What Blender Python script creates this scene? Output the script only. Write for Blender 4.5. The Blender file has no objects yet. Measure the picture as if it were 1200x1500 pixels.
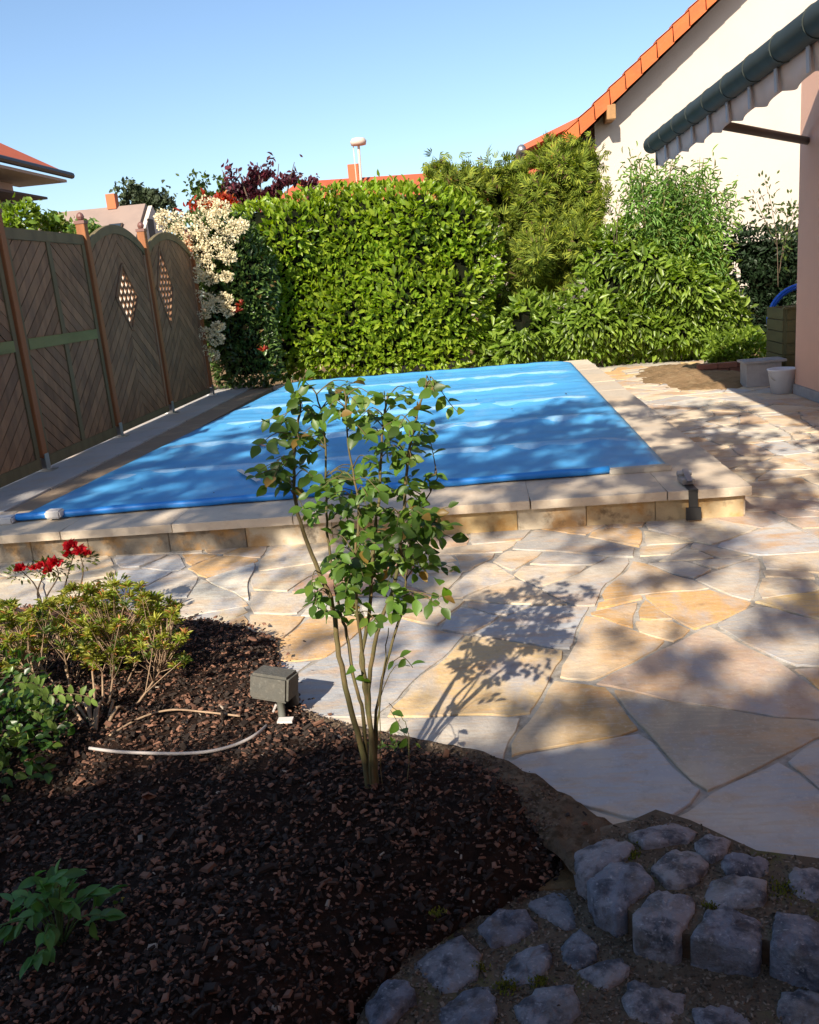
import bpy, bmesh, math, random
import numpy as np
from mathutils import Vector, Matrix
random.seed(7); rng = np.random.default_rng(7)
sc = bpy.context.scene
C = sc.collection
R_ = math.radians
# ------------------------------------------------------------------ camera
F = 1300.0; SLOPE = .09; CAMZ = 1.43
def _n(v): v = np.array(v, float); return v/np.linalg.norm(v)
Yc = _n((100, 348, -F)); _h = _n((-900, 348-1000*SLOPE, -F))
Zc = _n(np.cross(Yc, _h)); Zc = Zc if Zc[1] > 0 else -Zc
Xc = np.cross(Yc, Zc); RM = np.array([Xc, Yc, Zc])
cam = bpy.data.objects.new('camera', bpy.data.cameras.new('camera')); C.objects.link(cam)
cam.matrix_world = Matrix.Translation((0, 0, CAMZ)) @ Matrix(RM.tolist()).to_4x4()
cam.data.sensor_fit = 'HORIZONTAL'; cam.data.sensor_width = 36; cam.data.lens = F/1200*36
cam.data.clip_start = .05; cam.data.clip_end = 3000
sc.camera = cam
# ------------------------------------------------------------------ world, sun, exposure
SUN_EL = 33.0; SUN_AZ = 197.0      # azimuth clockwise from +Y
w = bpy.data.worlds.new('World'); sc.world = w; w.use_nodes = True
nt = w.node_tree; nt.nodes.clear()
sky = nt.nodes.new('ShaderNodeTexSky'); sky.sky_type = 'NISHITA'; sky.sun_disc = False
sky.sun_elevation = R_(SUN_EL); sky.sun_rotation = R_(SUN_AZ)
sky.air_density = 1.0; sky.dust_density = .9; sky.ozone_density = 3.2
bg = nt.nodes.new('ShaderNodeBackground'); bg.inputs[1].default_value = .09
wo = nt.nodes.new('ShaderNodeOutputWorld')
nt.links.new(sky.outputs[0], bg.inputs[0]); nt.links.new(bg.outputs[0], wo.inputs[0])
az, el = R_(SUN_AZ), R_(SUN_EL)
SD = Vector((math.sin(az)*math.cos(el), math.cos(az)*math.cos(el), math.sin(el)))
sl = bpy.data.lights.new('sun', 'SUN'); sl.energy = 4.4; sl.angle = R_(.53); sl.color = (1, .89, .74)
so = bpy.data.objects.new('sun', sl); C.objects.link(so); so.rotation_euler = SD.to_track_quat('Z', 'Y').to_euler()
so.location = (-4, -12, 12)
sc.view_settings.view_transform = 'Standard'; sc.view_settings.look = 'None'
sc.view_settings.exposure = 1.05; sc.view_settings.gamma = 1; sc.view_settings.use_curve_mapping = False
# ------------------------------------------------------------------ pixel -> world
def ray(x, y): return RM @ _n((x-600, 750-y, -F))
def at(x, y, z=0.0):
    d = ray(x, y); t = (z-CAMZ)/d[2]; return np.array((d[0]*t, d[1]*t, z))
def aty(x, y, Y):
    d = ray(x, y)*1.0; d = d*(Y/d[1]); return np.array((d[0], Y, d[2]+CAMZ))
def atx(x, y, X):
    d = ray(x, y); d = d*(X/d[0]); return np.array((X, d[1], d[2]+CAMZ))
# ------------------------------------------------------------------ material helpers
def mat(name, base=(.5, .5, .5), rough=.7, noise=None, bump=0, bscale=60, spec=.4, metal=0, rand=0, objcol=False, extra=None, coat=0, trans=0):
    m = bpy.data.materials.new(name); m.use_nodes = True
    n = m.node_tree.nodes; l = m.node_tree.links
    b = n['Principled BSDF']; b.inputs['Roughness'].default_value = rough; b.inputs['Metallic'].default_value = metal
    b.inputs['Specular IOR Level'].default_value = spec; b.inputs['Coat Weight'].default_value = coat
    geo = n.new('ShaderNodeNewGeometry'); oi = n.new('ShaderNodeObjectInfo')
    if objcol: col = oi.outputs['Color']
    else:
        rgb = n.new('ShaderNodeRGB'); rgb.outputs[0].default_value = (*base, 1); col = rgb.outputs[0]
    pos = n.new('ShaderNodeVectorMath'); pos.operation = 'MULTIPLY_ADD'
    cx = n.new('ShaderNodeCombineXYZ'); 
    for i in range(3): l.new(oi.outputs['Random'], cx.inputs[i])
    l.new(cx.outputs[0], pos.inputs[0]); pos.inputs[1].default_value = (17, 31, 11); l.new(geo.outputs['Position'], pos.inputs[2])
    P = pos.outputs[0]
    for (sc_, c2, amt, lo, hi, stretch) in (noise or []):
        mp = n.new('ShaderNodeMapping'); mp.inputs['Scale'].default_value = stretch; l.new(P, mp.inputs[0])
        t = n.new('ShaderNodeTexNoise'); t.inputs['Scale'].default_value = sc_; t.inputs['Detail'].default_value = 6; t.inputs['Roughness'].default_value = .62
        l.new(mp.outputs[0], t.inputs[0])
        r = n.new('ShaderNodeMapRange'); r.inputs[1].default_value = lo; r.inputs[2].default_value = hi; r.inputs[4].default_value = amt
        l.new(t.outputs[0], r.inputs[0])
        mx = n.new('ShaderNodeMix'); mx.data_type = 'RGBA'; l.new(r.outputs[0], mx.inputs[0]); l.new(col, mx.inputs[6])
        mx.inputs[7].default_value = (*c2, 1); col = mx.outputs[2]
    if rand:
        ad = n.new('ShaderNodeMath'); ad.operation = 'ADD'; l.new(oi.outputs['Random'], ad.inputs[0]); l.new(geo.outputs['Random Per Island'], ad.inputs[1])
        fr = n.new('ShaderNodeMath'); fr.operation = 'FRACT'; l.new(ad.outputs[0], fr.inputs[0])
        r = n.new('ShaderNodeMapRange'); l.new(fr.outputs[0], r.inputs[0]); r.inputs[3].default_value = 1-rand; r.inputs[4].default_value = 1+rand
        hs = n.new('ShaderNodeHueSaturation'); l.new(r.outputs[0], hs.inputs['Value']); l.new(col, hs.inputs['Color'])
        col = hs.outputs[0]
        if extra:   # list of (threshold, colour): some pieces have another colour
            for th, c2 in extra:
                mu = n.new('ShaderNodeMath'); mu.operation = 'MULTIPLY'; l.new(fr.outputs[0], mu.inputs[0]); mu.inputs[1].default_value = 7.31
                f2 = n.new('ShaderNodeMath'); f2.operation = 'FRACT'; l.new(mu.outputs[0], f2.inputs[0])
                gt = n.new('ShaderNodeMath'); gt.operation = 'LESS_THAN'; l.new(f2.outputs[0], gt.inputs[0]); gt.inputs[1].default_value = th
                mx = n.new('ShaderNodeMix'); mx.data_type = 'RGBA'; l.new(gt.outputs[0], mx.inputs[0]); l.new(col, mx.inputs[6]); mx.inputs[7].default_value = (*c2, 1); col = mx.outputs[2]
    l.new(col, b.inputs['Base Color'])
    if bump:
        t = n.new('ShaderNodeTexNoise'); t.inputs['Scale'].default_value = bscale; t.inputs['Detail'].default_value = 8; t.inputs['Roughness'].default_value = .65; l.new(P, t.inputs[0])
        bp = n.new('ShaderNodeBump'); bp.inputs['Strength'].default_value = 1; bp.inputs['Distance'].default_value = bump
        l.new(t.outputs[0], bp.inputs['Height']); l.new(bp.outputs[0], b.inputs['Normal'])
    if trans:
        tr = n.new('ShaderNodeBsdfTranslucent'); l.new(col, tr.inputs[0])
        hs2 = n.new('ShaderNodeHueSaturation'); hs2.inputs['Value'].default_value = 1.5; hs2.inputs['Saturation'].default_value = 1.15; l.new(col, hs2.inputs['Color']); l.new(hs2.outputs[0], tr.inputs[0])
        ms = n.new('ShaderNodeMixShader'); ms.inputs[0].default_value = trans
        l.new(b.outputs[0], ms.inputs[1]); l.new(tr.outputs[0], ms.inputs[2]); l.new(ms.outputs[0], n['Material Output'].inputs[0])
    return m
U = (1, 1, 1)
M = {}
M['stone'] = mat('sandstone_flag', rough=.72, objcol=True, bump=.006, bscale=22, spec=.3,
    noise=[(2.6, (.52, .30, .13), .8, .50, .66, (1, 2.4, 1)), (3.1, (.40, .40, .41), .8, .48, .64, (1.8, .8, 1)), (1.7, (.66, .57, .43), .7, .5, .68, U), (5, (.44, .28, .15), .5, .57, .7, (1, 2, 1)), (16, (.24, .19, .14), .45, .56, .74, U), (9, (.50, .40, .29), .6, .5, .62, (1, 7, 1)), (70, (.70, .64, .54), .3, .55, .7, U)])
M['mortar'] = mat('mortar', (.44, .41, .36), .95, [(9, (.13, .11, .09), .7, .45, .65, U)], .006, 60, .1)
M['coping'] = mat('sandstone_coping', rough=.75, objcol=True, bump=.004, bscale=30, spec=.3,
    noise=[(3, (.50, .36, .22), .5, .5, .7, U), (7, (.30, .27, .23), .4, .55, .72, U), (30, (.2, .17, .13), .3, .6, .75, U)])
M['riser'] = mat('riser_stone', rough=.85, objcol=True, bump=.006, bscale=35, spec=.2,
    noise=[(5, (.42, .22, .06), .75, .5, .64, U), (9, (.10, .075, .05), .75, .56, .68, U)])
M['granite'] = mat('granite_sett', rough=.55, objcol=True, bump=.022, bscale=34, spec=.45,
    noise=[(16, (.035, .042, .06), .85, .46, .60, U), (24, (.33, .33, .36), .7, .52, .64, U), (70, (.55, .55, .58), .6, .58, .68, U), (9, (.12, .09, .05), .5, .55, .68, U)])
M['joint'] = mat('sett_joint', (.13, .10, .07), .97, [(12, (.20, .165, .12), .8, .5, .66, U), (6, (.10, .11, .03), .75, .57, .68, U)], .012, 45, .1)
M['moss'] = mat('moss', (.13, .14, .015), .95, rand=.5, trans=.2)
M['mulch'] = mat('mulch_soil', (.035, .020, .014), .95, [(20, (.015, .010, .008), .8, .45, .6, U)], .02, 50, .1)
M['chip'] = mat('bark_chip', (.165, .084, .055), .85, rand=.6, spec=.25, extra=[(.14, (.28, .15, .10)), (.58, (.036, .026, .021)), (.006, (.34, .28, .22))])
M['soil'] = mat('soil', (.26, .17, .09), .97, [(3, (.14, .09, .045), .7, .45, .62, U), (10, (.34, .26, .15), .5, .5, .7, U)], .03, 18, .1)
M['edging'] = mat('bed_edging', (.15, .11, .075), .97, [(14, (.24, .18, .12), .8, .48, .62, U), (22, (.07, .05, .03), .8, .5, .62, U)], .02, 45, .05)
M['cover'] = mat('pool_cover_fabric', (.07, .32, .64), .5, [(1.6, (.10, .40, .72), .6, .45, .65, U), (5, (.22, .42, .66), .35, .52, .7, (1, .5, 1)), (40, (.12, .2, .3), .3, .6, .75, U)], .004, 9, .5)
M['covertube'] = mat('pool_cover_tube', (.02, .22, .64), .45, None, 0, 9, .5)
M['strap'] = mat('strap', (.62, .58, .54), .7)
M['metal'] = mat('galvanised', (.42, .42, .43), .38, metal=.9)
M['darkmetal'] = mat('dark_metal', (.03, .03, .03), .5)
M['board'] = mat('fence_board', (.27, .15, .075), .72, [(9, (.12, .065, .035), .7, .4, .65, (1, 1, .12)), (3, (.15, .10, .065), .5, .5, .7, U)], .003, 60, .3, rand=.2)
M['frame'] = mat('fence_frame', (.16, .125, .06), .65, [(8, (.09, .075, .035), .6, .45, .65, (1, 1, .2))], .002, 60, .3)
M['rail'] = mat('fence_rail_green', (.19, .20, .07), .65, [(8, (.12, .12, .04), .6, .45, .65, (1, .2, 1))], .002, 60, .3)
M['post'] = mat('fence_post', (.30, .115, .04), .6, [(8, (.20, .07, .025), .7, .45, .65, (1, 1, .15))], .002, 60, .3)
M['postcap'] = mat('post_cap', (.16, .07, .055), .45, None, 0, 1, .5)
M['lattice'] = mat('lattice_wood', (.24, .11, .05), .6)
M['white'] = mat('white_render', (.52, .455, .39), .9, [(1.2, (.47, .41, .35), .5, .45, .7, U)], .004, 60, .2)
M['greyrender'] = mat('grey_render', (.50, .49, .50), .9, [(1, (.42, .41, .42), .5, .45, .7, U)])
M['pink'] = mat('pink_render', (.74, .44, .32), .92, [(1.3, (.64, .38, .28), .5, .4, .7, U), (8, (.68, .42, .31), .3, .5, .7, U)], .003, 90, .15)
M['tile'] = mat('orange_tile', (.52, .11, .025), .6, [(3, (.40, .08, .025), .6, .45, .65, U), (12, (.62, .16, .05), .4, .5, .7, U)], .003, 30, .3, rand=.12)
M['redtile'] = mat('red_tile', (.42, .10, .045), .65, [(2, (.30, .07, .03), .6, .45, .65, U)], .004, 20, .3, rand=.12)
M['browntile'] = mat('brown_tile', (.27, .20, .165), .8, [(.8, (.22, .165, .14), .6, .45, .65, U)])
M['soffit'] = mat('soffit_wood', (.055, .035, .022), .7)
M['wood'] = mat('timber', (.33, .18, .07), .7, [(9, (.2, .1, .04), .6, .45, .65, U)])
M['brick'] = mat('brick', (.42, .12, .05), .85, rand=.15)
M['glass'] = mat('window_glass', (.03, .04, .05), .08, spec=.6)
M['gutter'] = mat('green_gutter', (.016, .024, .018), .62, [(4, (.035, .05, .045), .6, .45, .65, U)], 0, 1, .5)
M['valance'] = mat('awning_cloth', (.72, .63, .56), .85, [(5, (.64, .55, .48), .5, .45, .7, U)], .002, 80, .2, trans=.25)
M['stripe'] = mat('awning_stripe', (.50, .51, .53), .8, trans=.25)
M['arm'] = mat('awning_arm', (.10, .085, .07), .5, metal=.2)
M['concrete'] = mat('concrete', (.36, .35, .35), .9, [(6, (.25, .24, .24), .6, .45, .65, U)], .004, 50, .2)
M['bucket'] = mat('white_plastic', (.62, .62, .66), .45)
M['hose'] = mat('blue_plastic', (.01, .12, .62), .4)
M['planter'] = mat('green_wood', (.13, .125, .055), .75, [(6, (.08, .08, .04), .7, .45, .65, (1, .2, 1))], .003, 40)
M['cable'] = mat('grey_cable', (.42, .38, .36), .6)
M['lampbox'] = mat('lamp_stone', (.11, .105, .09), .85, [(25, (.09, .09, .08), .7, .42, .62, U), (60, (.25, .24, .21), .4, .55, .7, U)], .004, 70, .25)
M['lamppost'] = mat('lamp_post', (.12, .12, .10), .6)
M['bark'] = mat('bark', (.12, .085, .055), .9, [(20, (.06, .045, .03), .7, .45, .6, (1, 1, .3))], .006, 50)
M['stem'] = mat('rose_stem', (.13, .10, .045), .7, [(14, (.09, .09, .03), .8, .42, .6, (1, 1, .4)), (20, (.22, .12, .05), .6, .55, .7, U)], .002, 90)
M['dryst'] = mat('dry_stem', (.36, .25, .16), .8, [(20, (.22, .14, .09), .7, .45, .6, U)], .002, 80)
def leafmat(name, c, rand=.35, rough=.42, trans=.3, extra=None, spec=.45):
    return mat(name, c, rough, [(1.3, tuple(x*.5 for x in c), .7, .42, .62, U)], rand=rand, trans=trans, extra=extra, spec=spec)
M['laurel'] = leafmat('laurel_leaf', (.20, .31, .025), .5, .36, .42, [(.012, (.5, .42, .03)), (.06, (.09, .13, .02)), (.35, (.27, .36, .03))])
M['shadecore'] = mat('shade_core', (.006, .009, .004), .95, [(9, (.014, .012, .007), .7, .45, .65, U)], .03, 14, .05)  # near-black: shade in the gaps between leaves put into the colour
M['conifer'] = leafmat('conifer_spray', (.14, .19, .025), .45, .7, .35, [(.3, (.28, .32, .04)), (.03, (.13, .085, .04))], .2)
M['laurel2'] = leafmat('broad_laurel_leaf', (.15, .235, .03), .45, .36, .42, [(.3, (.25, .35, .05))], .5)
M['bamboo'] = leafmat('bamboo_leaf', (.19, .34, .07), .35, .5, .4, [(.1, (.22, .24, .06))])
M['leaf_in_shade'] = leafmat('shade_toned_leaf', (.020, .040, .016), .4, .5, .15, None, .3)  # darker green with the shade over the bush painted in
M['photinia'] = leafmat('photinia_leaf', (.075, .13, .03), .45, .32, .2, [(.04, (.14, .09, .03))], .5)
M['redleaf'] = leafmat('red_leaf', (.42, .045, .02), .4, .4, .4, [(.2, (.45, .14, .03))])
M['cream'] = mat('cream_blossom', (.72, .64, .44), .8, rand=.2, trans=.3)
M['plum'] = leafmat('plum_leaf', (.075, .018, .028), .45, .45, .3, [(.2, (.17, .035, .05))])
M['midgreen'] = leafmat('mid_green_leaf', (.09, .14, .03), .4, .5, .35)
M['fargreen'] = leafmat('far_green_leaf', (.06, .085, .04), .4, .7, .2)
M['rose'] = leafmat('rose_leaf', (.10, .19, .03), .5, .42, .45, [(.2, (.14, .22, .03)), (.03, (.25, .16, .04))], .5)
M['roselit'] = leafmat('sunlit_rose_leaf', (.15, .30, .02), .2, .38, .45)  # brighter copy of the rose leaf, sunlight painted in
M['pieris'] = leafmat('pieris_leaf', (.36, .36, .06), .35, .45, .4, [(.25, (.55, .42, .10)), (.3, (.24, .34, .045)), (.07, (.48, .22, .08))])
M['pieris_low'] = leafmat('pieris_low_leaf', (.10, .15, .03), .4, .45, .35, [(.15, (.28, .26, .05))])
M['euonymus'] = leafmat('euonymus_leaf', (.05, .12, .02), .45, .35, .35, [(.2, (.13, .21, .03))], .5)
M['azleaf'] = leafmat('azalea_leaf', (.10, .14, .03), .4, .5, .35, [(.25, (.25, .25, .06))])
M['azflower'] = mat('azalea_flower', (.55, .02, .03), .6, rand=.3, trans=.35)
M['herb'] = leafmat('herb_leaf', (.11, .27, .06), .3, .5, .3)
M['shadeleaf'] = leafmat('tree_leaf', (.05, .09, .02), .3, .5, .1)
# ------------------------------------------------------------------ object helpers
def link(o, parent=None):
    C.objects.link(o)
    if parent is not None: o.parent = parent
    return o
def props(o, label=None, cat=None, group=None, kind=None):
    if label: o['label'] = label
    if cat: o['category'] = cat
    if group: o['group'] = group
    if kind: o['kind'] = kind
    return o
def thing(name, label, cat, loc=(0, 0, 0), group=None, parent=None):
    o = bpy.data.objects.new(name, None); o.location = tuple(float(v) for v in loc); o.empty_display_size = .1
    link(o); return props(o, label, cat, group)
def mesh_np(name, V, Fc, m, parent=None, smooth=False, world=True):
    """V (n,3) world coords, Fc (m,k) same arity"""
    V = np.asarray(V, np.float32); 
    if parent is not None and world: V = V - np.array(parent_loc(parent), np.float32)
    Fc = np.asarray(Fc, np.int32); k = Fc.shape[1]
    me = bpy.data.meshes.new(name)
    me.vertices.add(len(V)); me.vertices.foreach_set('co', V.ravel())
    me.loops.add(Fc.size); me.loops.foreach_set('vertex_index', Fc.ravel())
    me.polygons.add(len(Fc)); me.polygons.foreach_set('loop_start', np.arange(0, Fc.size, k, dtype=np.int32))
    me.polygons.foreach_set('use_smooth', np.full(len(Fc), smooth))
    me.update(calc_edges=True); me.materials.append(m)
    o = bpy.data.objects.new(name, me); return link(o, parent)
def parent_loc(p):
    v = Vector((0, 0, 0))
    while p is not None: v = v + p.location; p = p.parent
    return tuple(v)
class MB:
    def __init__(s): s.v = []; s.f = []
    def add(s, vs, fs):
        b = len(s.v); s.v += [tuple(map(float, v)) for v in vs]; s.f += [tuple(i+b for i in f) for f in fs]
    def box(s, c, d, rot=None, taper=1):
        hx, hy, hz = d[0]/2, d[1]/2, d[2]/2
        vs = [(x*hx*(taper if z > 0 else 1), y*hy*(taper if z > 0 else 1), z*hz) for z in (-1, 1) for y in (-1, 1) for x in (-1, 1)]
        if rot is not None: vs = [rot @ Vector(v) for v in vs]
        s.add([(v[0]+c[0], v[1]+c[1], v[2]+c[2]) for v in vs], [(0, 2, 3, 1), (4, 5, 7, 6), (0, 1, 5, 4), (2, 6, 7, 3), (0, 4, 6, 2), (1, 3, 7, 5)])
    def tube(s, pts, r, n=8, cap=True):
        pts = [Vector(tuple(map(float, p))) for p in pts]; rs = r if hasattr(r, '__len__') else [r]*len(pts)
        rings = []; up = Vector((.13, .31, .95))
        for i, p in enumerate(pts):
            t = (pts[min(i+1, len(pts)-1)]-pts[max(i-1, 0)]).normalized()
            a = t.cross(up)
            if a.length < .1: a = t.cross(Vector((1, 0, 0)))
            a.normalize(); b = t.cross(a)
            rings.append([p+(a*math.cos(q)+b*math.sin(q))*rs[i] for q in (2*math.pi*j/n for j in range(n))])
        vs = [v for rg in rings for v in rg]
        fs = [(i*n+j, i*n+(j+1) % n, (i+1)*n+(j+1) % n, (i+1)*n+j) for i in range(len(pts)-1) for j in range(n)]
        if cap: fs += [tuple(range(n-1, -1, -1)), tuple((len(pts)-1)*n+j for j in range(n))]
        s.add(vs, fs)
    def prism(s, poly, fn, a, b):
        """poly 2D list, fn(u,v,w)->xyz, extruded between w=a and w=b"""
        n = len(poly); vs = [fn(u, v, a) for u, v in poly]+[fn(u, v, b) for u, v in poly]
        s.add(vs, [tuple(range(n-1, -1, -1)), tuple(range(n, 2*n))]+[(i, (i+1) % n, n+(i+1) % n, n+i) for i in range(n)])
    def build(s, name, m, parent=None, smooth=False, bevel=0, world=True):
        L = np.array(parent_loc(parent)) if (parent is not None and world) else np.zeros(3)
        me = bpy.data.meshes.new(name); me.from_pydata([tuple(np.array(v)-L) for v in s.v], [], s.f)
        bm = bmesh.new(); bm.from_mesh(me); bmesh.ops.recalc_face_normals(bm, faces=bm.faces)
        if bevel: bmesh.ops.bevel(bm, geom=list(bm.edges), offset=bevel, segments=2, affect='EDGES', clamp_overlap=True)
        for f in bm.faces: f.smooth = smooth
        bm.to_mesh(me); bm.free(); me.materials.append(m)
        return link(bpy.data.objects.new(name, me), parent)
def spline(pts, k=6):
    P = [np.array(p, float) for p in pts]; out = []
    for i in range(len(P)-1):
        a, b, c, d = P[max(i-1, 0)], P[i], P[i+1], P[min(i+2, len(P)-1)]
        for j in range(k):
            t = j/k; out.append(.5*((2*b)+(c-a)*t+(2*a-5*b+4*c-d)*t*t+(3*b-a-3*c+d)*t**3))
    return out+[P[-1]]
def in_poly(px, py, poly):
    px = np.asarray(px); py = np.asarray(py); ins = np.zeros(px.shape, bool); n = len(poly)
    for i in range(n):
        x1, y1 = poly[i]; x2, y2 = poly[(i+1) % n]
        c = ((y1 > py) != (y2 > py)) & (px < (x2-x1)*(py-y1)/((y2-y1) if y2 != y1 else 1e-9)+x1); ins ^= c
    return ins
def edge_dist(px, py, poly):
    d = np.full(np.shape(px), 1e9); n = len(poly)
    for i in range(n):
        a = np.array(poly[i]); b = np.array(poly[(i+1) % n]); ab = b-a; L = max(ab@ab, 1e-9)
        t = np.clip(((px-a[0])*ab[0]+(py-a[1])*ab[1])/L, 0, 1)
        d = np.minimum(d, np.hypot(px-a[0]-t*ab[0], py-a[1]-t*ab[1]))
    return d
_ph = rng.uniform(0, 6.28, (40, 2)); _dr = rng.normal(size=(40, 3))
def lump(x, y, z, s, seed=0, n=9):
    v = 0
    for i in range(n):
        d = _dr[(i+seed) % 40]; d = d/np.linalg.norm(d)*(.7+.16*i)
        v = v+np.sin((x*d[0]+y*d[1]+z*d[2])*s+_ph[(i+seed) % 40, 0])
    return v/(n*.5)**.5/1.5      # ~ -1..1
# leaf templates: (verts: width, length, height), tris
def tmpl(kind):
    if kind == 'leaf':   # folded ovate, 6 tris
        v = [(0, 0, 0), (-.5, .38, .10), (.5, .38, .10), (0, .42, -.02), (-.32, .75, .05), (.32, .75, .05), (0, 1, -.12)]
        f = [(0, 3, 1), (0, 2, 3), (1, 3, 4), (2, 5, 3), (3, 6, 4), (3, 5, 6)]
    elif kind == 'small':
        v = [(0, 0, 0), (-.5, .5, .08), (.5, .5, .08), (0, 1, -.05)]; f = [(0, 2, 1), (1, 2, 3)]
    elif kind == 'spray':  # conifer fan: central plus side fingers
        v = []; f = []
        for a, l in ((-1.0, .55), (-.6, .75), (-.22, .95), (.12, 1.), (.5, .8), (.95, .6)):
            b = len(v); s, c = math.sin(a), math.cos(a); o = .15*(1-l)
            v += [(s*.05, o, 0), (s*l*.6-c*.07, c*l*.6+s*.07, .03), (s*l*.6+c*.07, c*l*.6-s*.07, .03), (s*l, c*l, -.12)]
            f += [(b, b+2, b+1), (b+1, b+2, b+3)]
    elif kind == 'fine':   # smooth near leaf, 16 tris
        v = []; f = []
        prof = [(0, .02), (.12, .24), (.3, .46), (.5, .5), (.7, .40), (.87, .2), (1, .0)]
        for t, wd in prof:
            dz = -.18*t*t; v += [(-wd, t, dz+.22*wd), (0, t, dz), (wd, t, dz+.22*wd)]
        for i in range(len(prof)-1):
            a = i*3; f += [(a, a+1, a+4, a+3), (a+1, a+2, a+5, a+4)]
        v = [(x+(.04*math.sin(9*y) if abs(x) > .1 else 0), y, z) for x, y, z in v]
        f = [t for q in f for t in ((q[0], q[1], q[2]), (q[0], q[2], q[3]))]
    return np.array(v, float), np.array(f, int)
TM = {k: tmpl(k) for k in ('leaf', 'small', 'spray', 'fine')}
def frames(D, N):
    D = D/np.linalg.norm(D, axis=1, keepdims=True)
    Xa = np.cross(D, N); Xa /= np.linalg.norm(Xa, axis=1, keepdims=True)+1e-9
    return Xa, D, np.cross(Xa, D)
def leaves(name, P, D, N, L, W, m, parent, kind='leaf', nparts=0, key=None, partname='leaf', smooth=True, label=None):
    """mass of leaves: the nparts largest/front ones as parts sharing a mesh, the rest one stuff part"""
    P = np.asarray(P, float); n = len(P); Xa, Ya, Za = frames(np.asarray(D, float), np.asarray(N, float))
    L = np.broadcast_to(np.asarray(L, float), (n,)); W = np.broadcast_to(np.asarray(W, float), (n,))
    tv, tf = TM[kind]
    order = np.argsort(key) if key is not None else np.arange(n)
    pi, si = order[:nparts], order[nparts:]
    if len(si):
        V = P[si, None, :] + Xa[si, None, :]*(tv[None, :, 0:1]*W[si, None, None]) + Ya[si, None, :]*(tv[None, :, 1:2]*L[si, None, None]) + Za[si, None, :]*(tv[None, :, 2:3]*L[si, None, None])
        Fc = tf[None]+(np.arange(len(si))*len(tv))[:, None, None]
        o = mesh_np(name, V.reshape(-1, 3), Fc.reshape(-1, 3), m, parent, smooth=smooth); o['kind'] = 'stuff'
    if len(pi):
        mk = (m.name, kind)
        if mk not in _shared:
            me = bpy.data.meshes.new(partname); me.from_pydata(tv.tolist(), [], tf.tolist()); me.materials.append(m)
            for p in me.polygons: p.use_smooth = smooth
            _shared[mk] = me
        L0 = np.array(parent_loc(parent))
        for i in pi:
            o = bpy.data.objects.new(partname, _shared[mk])
            x, y, z = Xa[i]*W[i], Ya[i]*L[i], Za[i]*L[i]; p = P[i]-L0
            o.matrix_local = Matrix(((x[0], y[0], z[0], p[0]), (x[1], y[1], z[1], p[1]), (x[2], y[2], z[2], p[2]), (0, 0, 0, 1)))
            link(o, parent)
            if label: o['label'] = label
_shared = {}
def rvec(n): v = rng.normal(size=(n, 3)); return v/np.linalg.norm(v, axis=1, keepdims=True)
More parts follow.
